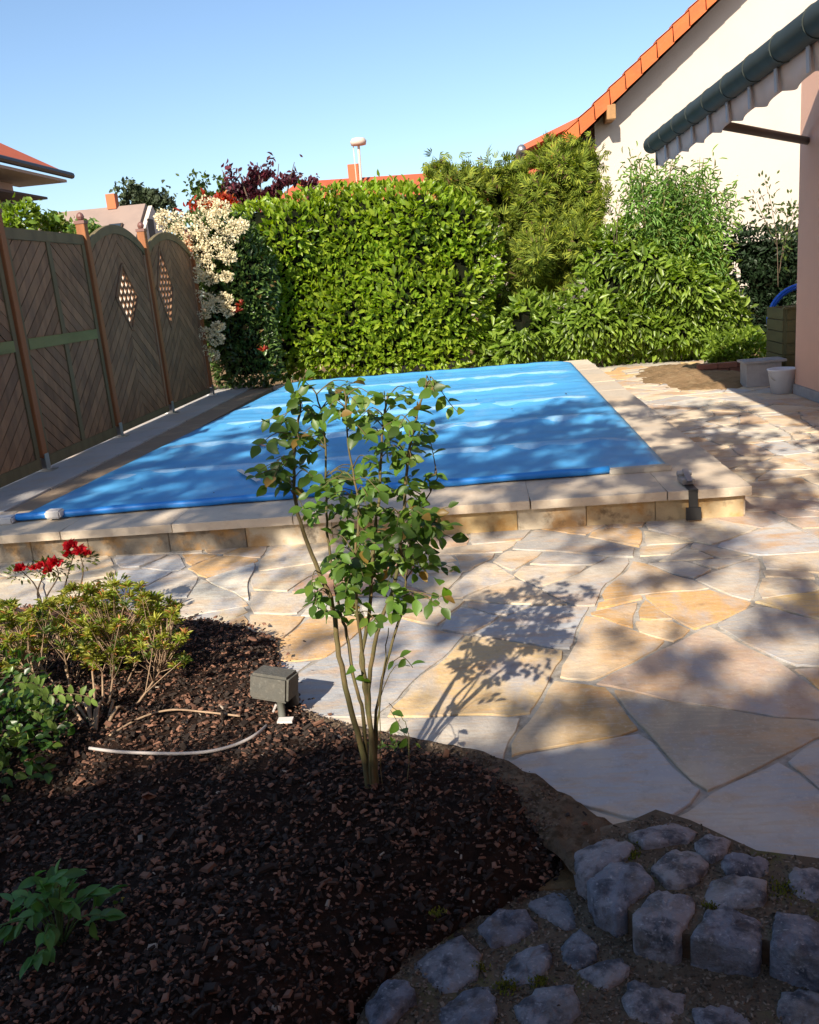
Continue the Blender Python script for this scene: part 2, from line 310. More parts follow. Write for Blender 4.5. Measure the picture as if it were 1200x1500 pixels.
# bush filled from a silhouette at depth Y0
def bush(name, label, cat, poly_px, Y0, T, n, L, W, m, kind='leaf', nparts=0, droop=0., bump=.18, out=1.0, inset=.12, core=True, thin=-9, lscale=4.0, spiky=0., group=None, seed=0, back=.25, base_z=0., wob=.06, coremat=None):
    P2 = [(aty(x, y, Y0)[0], aty(x, y, Y0)[2]) for x, y in poly_px]
    xs, zs = [p[0] for p in P2], [p[1] for p in P2]; x0, x1, z0, z1 = min(xs), max(xs), min(zs), max(zs)
    t = thing(name, label, cat, ((x0+x1)/2, Y0+T/2, base_z), group)
    def depth(x, z):
        d = edge_dist(x, z, P2); q = np.clip(1-d/(T*.5), 0, 1)
        return Y0 + T*.5*(1-np.sqrt(1-q*q)) + bump*.5*(1-lump(x, 0, z, lscale, seed)) 
    pts = []
    need = n; 
    while need > 0:
        x = rng.uniform(x0-wob, x1+wob, need*3); z = rng.uniform(z0, z1+wob, need*3)
        jx, jz = x+rng.normal(0, wob, len(x)), z+rng.normal(0, wob, len(x))
        k = in_poly(jx, jz, P2) & (lump(x, 3.1, z, lscale*1.7, seed+5) > thin)
        pts.append(np.stack([x[k], z[k]], 1)); need -= k.sum()
    p = np.concatenate(pts)[:n]; x, z = p[:, 0], p[:, 1]
    y = depth(x, z) + np.abs(rng.normal(0, .07, n)) - spiky*rng.random(n)**4
    nb = int(n*back); bk = np.arange(n) < nb
    yb = 2*Y0+T-y + 0; y = np.where(bk, yb, y)
    e = .05
    gx = (depth(x+e, z)-depth(x-e, z))/(2*e); gz = (depth(x, z+e)-depth(x, z-e))/(2*e)
    N = np.stack([gx, -np.ones(n), gz], 1); N[bk, 1] *= -1
    N = N/np.linalg.norm(N, axis=1, keepdims=True)
    D = N*out + rvec(n)*.9 + np.array([0, 0, .5-droop])
    NN = N*.7 + rvec(n)*.75 + np.array([0, -.1, .55])
    s = rng.uniform(.65, 1.25, n)
    Pp = np.stack([x, y, z], 1); keepz = Pp[:, 2] > base_z-.02
    Pp, D, NN, s, bk, N = Pp[keepz], D[keepz], NN[keepz], s[keepz], bk[keepz], N[keepz]
    key = np.where(bk, 99, Pp[:, 1]) - s*.15 + rng.random(len(s))*.25
    leaves('foliage', Pp, D, NN, L*s, W*s, m, t, kind, nparts, key)
    if core:  # dark body inside the bush, painted as the shade between its leaves
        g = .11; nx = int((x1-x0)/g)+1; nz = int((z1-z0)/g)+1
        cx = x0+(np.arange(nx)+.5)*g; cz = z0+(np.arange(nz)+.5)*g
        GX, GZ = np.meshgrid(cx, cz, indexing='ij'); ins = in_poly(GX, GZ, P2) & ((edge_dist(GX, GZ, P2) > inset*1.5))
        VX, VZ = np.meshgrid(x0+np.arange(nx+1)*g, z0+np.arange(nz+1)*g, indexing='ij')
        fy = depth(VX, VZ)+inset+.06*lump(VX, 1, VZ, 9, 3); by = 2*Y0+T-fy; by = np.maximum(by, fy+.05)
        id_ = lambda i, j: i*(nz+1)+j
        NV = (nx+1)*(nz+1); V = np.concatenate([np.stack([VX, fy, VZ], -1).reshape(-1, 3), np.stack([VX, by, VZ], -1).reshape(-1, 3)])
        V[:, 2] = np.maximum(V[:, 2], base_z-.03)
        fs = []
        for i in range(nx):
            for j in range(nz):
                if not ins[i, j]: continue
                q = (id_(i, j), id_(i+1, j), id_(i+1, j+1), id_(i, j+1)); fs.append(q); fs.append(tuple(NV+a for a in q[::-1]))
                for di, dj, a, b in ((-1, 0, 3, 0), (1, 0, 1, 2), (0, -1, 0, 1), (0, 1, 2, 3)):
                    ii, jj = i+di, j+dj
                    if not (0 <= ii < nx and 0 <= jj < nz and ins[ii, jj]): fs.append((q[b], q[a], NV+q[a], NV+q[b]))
        if fs: mesh_np('shade_core', V, fs, coremat or M['shadecore'], t)
    return t, depth, P2
# ------------------------------------------------------------------ GROUND
b = MB()
HX0, HX1, HY0, HY1 = -.9, 1.6, -1.5, 1.9
for x0, x1, y0, y1 in ((-400, HX0, -100, 900), (HX1, 400, -100, 900), (HX0, HX1, HY1, 900), (HX0, HX1, -100, HY0)):
    b.add([(x0, y0, -.05), (x1, y0, -.05), (x1, y1, -.05), (x0, y1, -.05)], [(0, 1, 2, 3)])
b.add([(HX0, HY0, -.3), (HX1, HY0, -.3), (HX1, HY1, -.3), (HX0, HY1, -.3)], [(0, 1, 2, 3)])
for (xa, ya), (xb, yb) in (((HX0, HY0), (HX1, HY0)), ((HX1, HY0), (HX1, HY1)), ((HX1, HY1), (HX0, HY1)), ((HX0, HY1), (HX0, HY0))):
    b.add([(xa, ya, -.3), (xb, yb, -.3), (xb, yb, -.05), (xa, ya, -.05)], [(0, 1, 2, 3)])
props(b.build('ground', M['soil']), kind='structure')
# ------------------------------------------------------------------ PATIO
DZ = .18
b = MB(); b.prism([(-3.55, 2.8), (-1.0, 3.0), (-.31, 2.47), (.52, 1.85), (3.08, 1.85), (3.08, 13.2), (-3.55, 13.2)], lambda u, v, w: (u, v, w), -.0445, -.0065); patio = props(b.build('patio', M['mortar']), kind='structure')
CRM, ORG, YEL, GRY, BLU, RED, PNK, WHT = (.62, .52, .39), (.55, .35, .17), (.62, .46, .22), (.42, .40, .37), (.42, .43, .44), (.46, .24, .15), (.55, .48, .36), (.64, .61, .52)
seeds_px = [(1085, 880, RED), (1175, 868, PNK), (1150, 932, YEL), (1165, 982, ORG), (1170, 1022, (.38, .19, .07)), (1035, 945, YEL), (1125, 1068, (.42, .37, .29)), (1185, 1105, (.44, .41, .33)),
 (1205, 1170, WHT), (1120, 1200, BLU), (900, 1120, BLU), (1010, 1025, (.50, .38, .30)), (915, 915, ORG), (850, 985, (.58, .42, .26)), (845, 1032, (.44, .30, .15)), (735, 1000, (.56, .42, .24)), (740, 1070, GRY), (705, 905, BLU),
 (640, 965, (.42, .32, .27)), (560, 1010, BLU), (1030, 838, GRY), (1135, 820, CRM), (1100, 780, BLU), (975, 872, ORG), (980, 795, PNK), (880, 830, GRY), (760, 865, CRM), (800, 808, GRY), (700, 825, CRM), (610, 860, PNK),
 (470, 940, ORG), (430, 880, CRM), (335, 868, WHT), (245, 848, BLU), (530, 870, WHT), (480, 850, RED), (390, 838, PNK), (560, 930, WHT), (170, 860, BLU), (60, 860, PNK), (120, 880, GRY), (300, 835, ORG), (1190, 800, GRY),
 (1165, 745, (.44, .34, .28)), (1120, 700, PNK), (1190, 690, CRM), (890, 775, ORG), (650, 1035, BLU), (480, 1000, BLU), (560, 1080, WHT), (1290, 1060, ORG), (1300, 950, GRY), (1290, 1200, BLU), (620, 1180, GRY), (760, 1180, GRY), (1240, 900, YEL)]
seeds = [(at(x, y)[0], at(x, y)[1], c, random.uniform(-.012, .012)) for x, y, c in seeds_px]
pal = [CRM, ORG, YEL, GRY, BLU, PNK, WHT, CRM, (.50, .36, .25), CRM, PNK]
def clip_half(poly, a, bb, c):     # keep a*x+b*y<=c
    out = []
    for i in range(len(poly)):
        p, q = poly[i], poly[(i+1) % len(poly)]; dp, dq = a*p[0]+bb*p[1]-c, a*q[0]+bb*q[1]-c
        if dp <= 0: out.append(p)
        if (dp < 0 < dq) or (dq < 0 < dp):
            t = dp/(dp-dq); out.append((p[0]+t*(q[0]-p[0]), p[1]+t*(q[1]-p[1])))
    return out
def inset_poly(poly, d):
    n = len(poly); out = poly
    cx = sum(p[0] for p in poly)/n; cy = sum(p[1] for p in poly)/n
    for i in range(n):
        p, q = poly[i], poly[(i+1) % n]; ex, ey = q[0]-p[0], q[1]-p[1]; L = math.hypot(ex, ey)
        if L < 1e-6: continue
        nx, ny = ey/L, -ex/L
        if nx*(cx-p[0])+ny*(cy-p[1]) > 0: nx, ny = -nx, -ny
        out = clip_half(out, nx, ny, nx*p[0]+ny*p[1]-d)
        if len(out) < 3: return []
    return out
def rough_outline(poly, step, jit):
    out = []
    for i in range(len(poly)):
        p, q = np.array(poly[i]), np.array(poly[(i+1) % len(poly)]); L = np.linalg.norm(q-p); k = max(1, int(L/step))
        for j in range(k):
            t = j/k; v = p+(q-p)*t
            if j == 0 and L > step: v = p+(q-p)*min(.06, .006/L)
            v = v+rng.normal(0, jit, 2)*(1 if j else .6); out.append(tuple(v))
    return out
def slab(name, poly, ztop, zbot, m, parent, col=None, bev=.008, dome=0., tilt=.003, smooth=False, fan=True, rnd=.002):
    cx = sum(p[0] for p in poly)/len(poly); cy = sum(p[1] for p in poly)/len(poly); n = len(poly)
    tx, ty = random.uniform(-tilt, tilt), random.uniform(-tilt, tilt)
    rings = [(1, zbot), (1, ztop-bev-dome), (1-bev/.22, ztop-dome)]
    if dome: rings += [(.68, ztop-dome*.35), (.36, ztop)]
    rad = sum(math.hypot(p[0]-cx, p[1]-cy) for p in poly)/n
    vs = []
    for k, (s, z) in enumerate(rings):
        if k == 2: s = 1-bev/rad
        for p in poly:
            zz = z+((p[0]-cx)*tx+(p[1]-cy)*ty)/max(rad, .01)*s if k else z
            if k > 2 or (dome and k == 2): zz += random.uniform(-1, 1)*rnd
            vs.append((cx+(p[0]-cx)*s, cy+(p[1]-cy)*s, zz))
    fs = []
    for k in range(len(rings)-1):
        for i in range(n): j = (i+1) % n; fs.append((k*n+i, k*n+j, (k+1)*n+j, (k+1)*n+i))
    if dome:
        vs.append((cx, cy, ztop+random.uniform(-rnd, rnd))); c0 = len(vs)-1; k = len(rings)-1
        fs += [(k*n+i, k*n+(i+1) % n, c0) for i in range(n)]
    else: fs.append(tuple((len(rings)-1)*n+i for i in range(n)))
    b = MB(); b.add(vs, fs); o = b.build(name, m, parent, smooth=smooth)
    if col: o.color = (*col, 1)
    return o
def area(p): return abs(sum(p[q][0]*p[(q+1) % len(p)][1]-p[(q+1) % len(p)][0]*p[q][1] for q in range(len(p))))/2
def split(poly, target):
    A_ = area(poly); pts = np.array(poly); c0 = pts.mean(0); _, sv, vt = np.linalg.svd(pts-c0)
    if A_ < target: return [poly]
    d = vt[0]; ang = math.atan2(d[1], d[0])+random.uniform(-.5, .5); off = random.uniform(-.18, .18)*sv[0]
    nx, ny = math.cos(ang), math.sin(ang); c = nx*c0[0]+ny*c0[1]+off; out = []
    for h in (clip_half(poly, nx, ny, c), clip_half(poly, -nx, -ny, -c)):
        if len(h) > 2: yy = min(p[1] for p in h); out += split(h, random.choice((.16, .28, .40)) if yy < 2.9 else random.choice((.06, .11, .17, .24)) if yy < 5 else random.choice((.10, .2, .35)))
    return out
def warp(p):
    x, y = p; return (x+.035*float(lump(x, y, 0, 3.1, 2))+.010*float(lump(x, y, 0, 15, 6)), y+.035*float(lump(x, y, 5, 3.3, 9))+.010*float(lump(x, y, 5, 14, 13)))
random.seed(21)
cells = []
for reg in ([(-3.6, 1.7), (3.2, 1.7), (3.2, 5.0), (-3.6, 5.0)], [(1.40, 5.0), (3.2, 5.0), (3.2, 12.8), (1.40, 12.8)]): cells += split(reg, .5)
for poly in cells:
    cx_ = sum(p[0] for p in poly)/len(poly); cy_ = sum(p[1] for p in poly)/len(poly)
    poly = inset_poly(poly, random.uniform(.005, .010))
    if len(poly) < 3 or area(poly) < .012: continue
    dense = []
    for i in range(len(poly)):
        p, q = poly[i], poly[(i+1) % len(poly)]; L = math.hypot(q[0]-p[0], q[1]-p[1]); k = max(1, int(L/.07))
        for j in range(k):
            t = j/k if j else min(.2, .018/max(L, .02)); dense.append((p[0]+(q[0]-p[0])*t, p[1]+(q[1]-p[1])*t))
            if not j: dense.append((p[0]+(q[0]-p[0])*t*2.2, p[1]+(q[1]-p[1])*t*2.2))
    poly = [(u+random.gauss(0, .0022), v+random.gauss(0, .0022)) for u, v in map(warp, dense)]
    poly = clip_half(poly, 0, -1, -1.84)
    if len(poly) > 2 and cx_ > -1.0: poly = clip_half(poly, -.595, -.803, -(.595*-.31+.803*2.47))
    if len(poly) > 2: poly = clip_half(poly, 1, 0, 3.07)
    if len(poly) < 3 or area(poly) < .008 or all(u < 1.42 and v > 4.9 for u, v in poly): continue
    sd = min(seeds, key=lambda q: math.hypot(q[0]-cx_, q[1]-cy_))
    col = sd[2] if math.hypot(sd[0]-cx_, sd[1]-cy_) < .45 else random.choice(pal)
    gm = sum(col)/3; k_ = random.uniform(.9, 1.12); col = tuple(min(.75, (gm+(v-gm)*1.12)*k_) for v in col)
    slab('paving_stone', poly, random.uniform(-.002, .002), -.03, M['stone'], patio, col, .0022, tilt=.0015)
random.seed(7)
# ------------------------------------------------------------------ POOL DECK
X0, X1, Y0, Y1 = -3.78, 1.42, 4.86, 12.4
b = MB()   # raised base, with the basin left open
for c_, d_ in (((-1.18, 5.235, .06), (5.16, .59, .12)), ((-3.36, 8.8, .06), (.84, 7.15, .12)), ((1.2, 8.8, .06), (.40, 7.15, .12)), ((-.95, 12.3, .06), (4.9, .2, .12))): b.box(c_, d_)
deck = props(b.build('pool_deck', M['mortar']), kind='structure')
def rect_slab(name, x0, x1, y0, y1, zt, zb, m, col, bev=.002, jit=.0010, par=deck):
    g = .0008; poly = rough_outline([(x0+g, y0+g), (x1-g, y0+g), (x1-g, y1-g), (x0+g, y1-g)], .12, jit)
    return slab(name, poly, zt+random.uniform(-.002, .002), zb, m, par, col, bev, tilt=.0015)
BEI = [(.56, .47, .36), (.60, .50, .38), (.50, .43, .34), (.62, .54, .43), (.55, .45, .33)]
x = X0
while x < X1-.1:       # front row of coping
    wd = random.uniform(.55, .85); x2 = min(x+wd, X1)
    if X1-x2 < .25: x2 = X1
    rect_slab('coping_slab', x, x2, Y0, 5.5, DZ, DZ-.05, M['coping'], random.choice(BEI)); x = x2
y = 5.5
while y < Y1:          # right side of the pool, two courses
    y2 = min(y+random.uniform(.5, .8), Y1); rect_slab('coping_slab', 1.04, X1, y, y2, DZ, DZ-.05, M['coping'], random.choice(BEI)); y = y2
y = 5.5
while y < Y1:          # left side: brown edge course and grey course by the fence
    y2 = min(y+random.uniform(.6, .9), Y1); rect_slab('coping_slab', -3.24, -2.93, y, y2, DZ-.012, DZ-.06, M['coping'], (.27, .20, .14)); y = y2
y = 5.5
while y < Y1:
    y2 = min(y+random.uniform(.5, .8), Y1); rect_slab('coping_slab', X0, -3.245, y, y2, DZ, DZ-.05, M['coping'], random.choice([(.42, .40, .38), (.38, .37, .36), (.46, .43, .40)])); y = y2
x = -2.93
while x < 1.03:        # behind the pool
    x2 = min(x+random.uniform(.5, .8), 1.035); rect_slab('coping_slab', x, x2, 12.16, 12.4, DZ, DZ-.05, M['coping'], random.choice(BEI)); x = x2
x = -3.76
RC = [(.48, .37, .22), (.42, .35, .25), (.50, .37, .19), (.46, .38, .27), (.54, .46, .34)]
while x < 1.36:        # riser blocks
    x2 = min(x+random.uniform(.35, .6), 1.39); bb_ = MB(); bb_.box(((x+x2)/2, 4.935, .06), (x2-x-.003, .05, .128)); o = bb_.build('riser_block', M['riser'], deck, bevel=.0025)
    o.color = (*(random.choice(RC) if x > -1.5 else (.25, .21, .16)), 1); x = x2
y = 4.93
while y < Y1:
    y2 = min(y+random.uniform(.4, .7), Y1); bb_ = MB(); bb_.box((1.385, (y+y2)/2, .06), (.04, y2-y-.008, .128)); o = bb_.build('riser_block', M['riser'], deck, bevel=.005); o.color = (.52, .43, .32, 1); y = y2
# mortar skirt stained orange at the foot of the step is on the blocks
# pool shell below the cover
b = MB(); b.box((-.95, 8.7, -.6), (4.0, 6.95, .05)); props(b.build('pool_basin', M['concrete']), kind='structure')
# ------------------------------------------------------------------ POOL COVER
cv = thing('pool_cover', 'blue tarpaulin pool cover on cross bars over the raised pool', 'pool cover', (-.97, 8.7, DZ))
cL = lambda Y: -3.02+(Y-5.19)*.042; cR = lambda Y: 1.09+(Y-5.42)*.0105
ribs = [6.29, 7.42, 8.55, 9.69, 10.9]
nx, ny = 90, 190; V = []
for j in range(ny+1):
    v = j/ny
    for i in range(nx+1):
        u = i/nx; Yn = 5.21+(.05+.12)*u; Y = Yn+(12.1-Yn)*v
        x = cL(Y)+(cR(Y)-cL(Y))*u
        rb = min(abs(Y-.04*u-r) for r in ribs+[5.2, 12.1]); h = .030*math.exp(-(rb/.11)**2)*min(1, min(u, 1-u)*4.1/.3)**.7
        sag = -.018*min(1, rb/.5)*math.sin(math.pi*min(1, max(0, u)))
        cr = .0035*math.sin(x*7+Y*3.1)*math.sin(Y*5.3-x*2.2)+.0025*math.sin(x*19+math.sin(Y*9)*1.2)+.003*math.sin(Y*23+x*1.7)*min(1, rb/.2)
        edge = min(u, 1-u)*4.1
        z = DZ+.02+h+sag+cr*min(1, edge/.1+.2) - .012*math.exp(-edge/.04)
        V.append((x, Y, z))
Fq = [(j*(nx+1)+i, j*(nx+1)+i+1, (j+1)*(nx+1)+i+1, (j+1)*(nx+1)+i) for j in range(ny) for i in range(nx)]
sheet = mesh_np('cover_sheet', V, Fq, M['cover'], cv, smooth=True)
sheet.modifiers.new('solid', 'SOLIDIFY').thickness = .004
M['barsheen'] = mat('cover_bar_sheen', (.14, .41, .70), .42, [(4, (.34, .53, .72), .85, .36, .60, (.4, 1, 1)), (22, (.10, .36, .68), .5, .5, .65, U)])  # highlight along the bars painted as paler blue
for r in ribs:    # raised bands over the cross bars, bright sheen painted as pale colour
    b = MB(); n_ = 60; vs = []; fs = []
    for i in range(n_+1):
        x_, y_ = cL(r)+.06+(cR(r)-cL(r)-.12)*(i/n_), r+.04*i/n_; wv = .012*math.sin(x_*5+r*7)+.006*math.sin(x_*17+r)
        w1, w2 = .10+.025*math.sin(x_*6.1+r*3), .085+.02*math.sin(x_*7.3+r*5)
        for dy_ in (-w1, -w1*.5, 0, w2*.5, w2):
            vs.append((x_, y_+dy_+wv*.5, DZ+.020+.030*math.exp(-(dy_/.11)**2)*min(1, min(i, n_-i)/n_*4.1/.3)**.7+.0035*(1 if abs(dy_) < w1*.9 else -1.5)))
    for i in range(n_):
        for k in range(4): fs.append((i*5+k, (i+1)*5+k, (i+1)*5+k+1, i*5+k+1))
    b.add(vs, fs); b.build('bar_sheen_band', M['barsheen'], cv, smooth=True)
b = MB()
for q_ in range(46):     # fallen bits lying on the cloth
    px_, py_ = random.uniform(-2.7, .9), random.uniform(5.4, 11.8); a_ = random.uniform(0, 6.28); l_ = random.uniform(.008, .022)
    zz = DZ+.032; b.add([(px_, py_, zz), (px_+l_*math.cos(a_), py_+l_*math.sin(a_), zz+.006), (px_+l_*1.8*math.cos(a_+.4), py_+l_*1.8*math.sin(a_+.4), zz+.002), (px_+l_*math.cos(a_+1), py_+l_*math.sin(a_+1), zz+.001)], [(0, 1, 2, 3)])
props(b.build('fallen_leaves', M['chip'], None), 'few small dry leaf bits scattered on the blue cover', 'leaf litter', kind='stuff')
a_ = np.array((-2.98, 5.19, DZ+.03)); c_ = np.array((.72, 5.385, DZ+.03)); e_ = np.array((1.09, 5.40, DZ+.03))
b = MB(); b.tube([a_+(c_-a_)*i/24+np.array((0, random.uniform(-.003, .003), random.uniform(-.003, .003))) for i in range(25)], [.024+random.uniform(-.003, .003) for _ in range(25)], 12); b.build('front_roll', M['covertube'], cv, smooth=True)
b = MB(); b.box(tuple((c_+e_)/2+np.array((0, 0, -.012))), (.37, .06, .035), Matrix.Rotation(.045, 3, 'Z')); b.build('end_bar', M['coping'], cv, bevel=.004).color = (.45, .42, .36, 1)
b = MB(); b.box((-3.05, 5.18, DZ+.02), (.13, .10, .045)); b.build('corner_fitting', M['strap'], cv, bevel=.01)
b = MB(); b.box((-2.72, 5.17, DZ+.04), (.10, .085, .05)); b.build('corner_fitting', M['strap'], cv, bevel=.01)
def strip(p, q, wd, z, name, m):
    p, q = np.array(p), np.array(q); d = (q-p)/np.linalg.norm(q-p); nrm = np.array((-d[1], d[0]))*wd/2; b = MB()
    vs = [(*(p+nrm), z), (*(q+nrm), z), (*(q-nrm), z), (*(p-nrm), z)]
    b.add(vs+[(v[0], v[1], v[2]-.006) for v in vs], [(0, 1, 2, 3), (4, 7, 6, 5), (0, 4, 5, 1), (1, 5, 6, 2), (2, 6, 7, 3), (3, 7, 4, 0)]); return b.build(name, m, cv)
strip((-1.82, 6.21), (-1.57, 5.78), .035, DZ+.034, 'patch_strip', M['strap'])
strip((-1.85, 7.16), (-2.14, 7.55), .02, DZ+.034, 'patch_strip', mat('rust_strip', (.35, .2, .15), .8))
# ratchet hanging at the corner of the coping
rt = thing('ratchet_strap', 'small metal ratchet with dark strap hanging over the coping edge at the pool corner', 'ratchet', (1.10, 4.95, DZ))
b = MB(); b.box((1.10, 5.02, DZ+.025), (.07, .14, .03)); b.tube([(1.06, 5.07, DZ+.05), (1.14, 5.07, DZ+.05)], .018, 10); b.build('ratchet_body', M['metal'], rt, bevel=.003)
b = MB(); b.box((1.10, 4.99, DZ+.055), (.03, .13, .01), Matrix.Rotation(.35, 3, 'X')); b.build('handle', M['metal'], rt)
b = MB(); b.box((1.10, 4.905, DZ+.006), (.05, .14, .004)); b.box((1.10, 4.847, DZ-.05), (.05, .004, .12)); b.box((1.10, 4.845, DZ-.13), (.08, .02, .07)); b.build('strap', M['darkmetal'], rt)
# ------------------------------------------------------------------ FENCE
FX = -3.65
fence = thing('wooden_fence', 'dark brown timber fence of diagonal boards with orange topped posts beside the pool', 'fence', (FX, 9, DZ))
def fpt(u, v, w): return (FX-w, u, v)          # u along Y, v height, w away from the pool
def boards(poly_fn, y0, y1, z0, z1, sgn, m=None, wboard=.095, hole=None):
    """diagonal boards clipped to a rectangle; sgn slope; poly_fn clips top"""
    s = sgn*.80; c_ = math.sqrt(1-.64); nx_, nz_ = c_, -s      # board normal
    ds = [nx_*a+nz_*b_ for a in (y0, y1) for b_ in (z0, z1)]
    k = math.floor(min(ds)/wboard)
    while k*wboard < max(ds):
        poly = [(y0, z0), (y1, z0), (y1, z1), (y0, z1)]
        poly = clip_half(poly, nx_, nz_, (k+1)*wboard-.004)
        poly = clip_half(poly, -nx_, -nz_, -(k*wboard+.004)) if len(poly) > 2 else poly
        k += 1
        if len(poly) < 3: continue
        polys = [poly]
        if hole: polys = cut_hole(poly, *hole)
        for p in polys:
            if poly_fn: p = poly_fn(p)
            if len(p) < 3: continue
            ar = abs(sum(p[q][0]*p[(q+1) % len(p)][1]-p[(q+1) % len(p)][0]*p[q][1] for q in range(len(p))))/2
            if ar < .00004: continue
            b = MB(); b.prism(p, fpt, .012+random.uniform(0, .002), .030); b.build('board', M['board'], fence)
def backing(y0, y1, z0, z1, poly_fn=None, hole=None):
    rect = [(y0, z0), (y1, z0), (y1, z1), (y0, z1)]; b = MB()
    for p in (cut_hole(rect, *hole) if hole else [rect]):
        if poly_fn: p = poly_fn(p)
        b.prism(p, fpt, .0325, .038)
    b.build('backing_board', M['board'], fence)
def cut_hole(poly, cy, cz, ry, rz):
    """remove a diamond: returns pieces outside"""
    out = []; rem = poly
    for sy, sz in ((1, 1), (1, -1), (-1, 1), (-1, -1)):
        a, bb = sy/ry, sz/rz; c = a*cy+bb*cz+1
        outside = clip_half(rem, -a, -bb, -c)
        if len(outside) > 2: out.append(outside)
        rem = clip_half(rem, a, bb, c)
        if len(rem) < 3: break
    return out
def arch(y0, y1, zside, ztop):
    """returns height function (circular-ish arch)"""
    return lambda y: zside+(ztop-zside)*math.sin(math.pi*min(1, max(0, (y-y0)/(y1-y0))))**.8
def arch_clip(fn, y0, y1, n=8):
    def f(p):
        q = []
        # subdivide, then clamp under the arch
        for i in range(len(p)):
            a, b_ = p[i], p[(i+1) % len(p)]
            for k in range(n): t = k/n; q.append((a[0]+(b_[0]-a[0])*t, a[1]+(b_[1]-a[1])*t))
        q = [(y, min(z, fn(y)-.045)) for y, z in q]
        # drop if collapsed
        return q
    return f
def bar(y0, z0, y1, z1, wd, w0, w1, name, m, par=None):
    d = np.array((y1-y0, z1-z0)); d = d/np.linalg.norm(d); nn = np.array((-d[1], d[0]))*wd/2
    p = [(y0+nn[0], z0+nn[1]), (y0-nn[0], z0-nn[1]), (y1-nn[0], z1-nn[1]), (y1+nn[0], z1+nn[1])]
    b = MB(); b.prism(p, fpt, w0, w1); return b.build(name, m, par or fence, bevel=.003)
def arch_rail(fn, y0, y1, wd=.085, n=22):
    b = MB(); vs = []; fs = []
    for i in range(n+1):
        y = y0+(y1-y0)*i/n; z = fn(y); vs += [fpt(y, z-wd, 0), fpt(y, z, 0), fpt(y, z, .045), fpt(y, z-wd, .045)]
    for i in range(n):
        for k in range(4): fs.append((i*4+k, i*4+(k+1) % 4, (i+1)*4+(k+1) % 4, (i+1)*4+k))
    fs += [(0, 3, 2, 1), (n*4, n*4+1, n*4+2, n*4+3)]
    b.add(vs, fs); b.build('top_rail', M['frame'], fence)
def lattice(cy, cz, ry, rz):
    for k in range(-5, 6):
        for sg in (1, -1):
            # strips parallel to one diagonal direction clipped by the diamond
            p = [(cy-ry, cz-rz), (cy+ry, cz-rz), (cy+ry, cz+rz), (cy-ry, cz+rz)]
            a, bb = .80, -.6*sg; c0 = a*cy+bb*cz+k*.085
            p = clip_half(p, a, bb, c0+.019); p = clip_half(p, -a, -bb, -(c0-.019)) if len(p) > 2 else p
            for sy, sz in ((1, 1), (1, -1), (-1, 1), (-1, -1)):
                if len(p) > 2: p = clip_half(p, sy/ry, sz/rz, sy/ry*cy+sz/rz*cz+1)
            if len(p) > 2:
                b = MB(); b.prism(p, fpt, .016 if sg > 0 else .024, .0235 if sg > 0 else .0315); b.build('lattice_strip', M['lattice'], fence)
ZB = DZ+.025
posts_y = [5.32, 6.93, 8.50, 10.05, 11.68]
for i, y in enumerate(posts_y):
    b = MB(); b.box((FX-.02, y, DZ+.08+1.0), (.085, .085, 1.94)); p = b.build('post', M['post'], fence, bevel=.004)
    b = MB(); b.box((FX-.02, y, DZ+2.045), (.098, .098, .03)); 
    b.tube([(FX-.02, y, DZ+2.06), (FX-.02, y, DZ+2.072), (FX-.02, y, DZ+2.095), (FX-.02, y, DZ+2.12), (FX-.02, y, DZ+2.135)], [.018, .03, .037, .028, .008], 10); b.build('post_cap', M['postcap'], p, smooth=False)
    b = MB(); b.box((FX-.02, y, DZ+.05), (.10, .06, .10)); b.box((FX+.028, y, DZ+.07), (.006, .07, .14)); b.box((FX+.01, y, DZ+.004), (.14, .12, .008)); b.build('post_anchor', M['metal'], p)
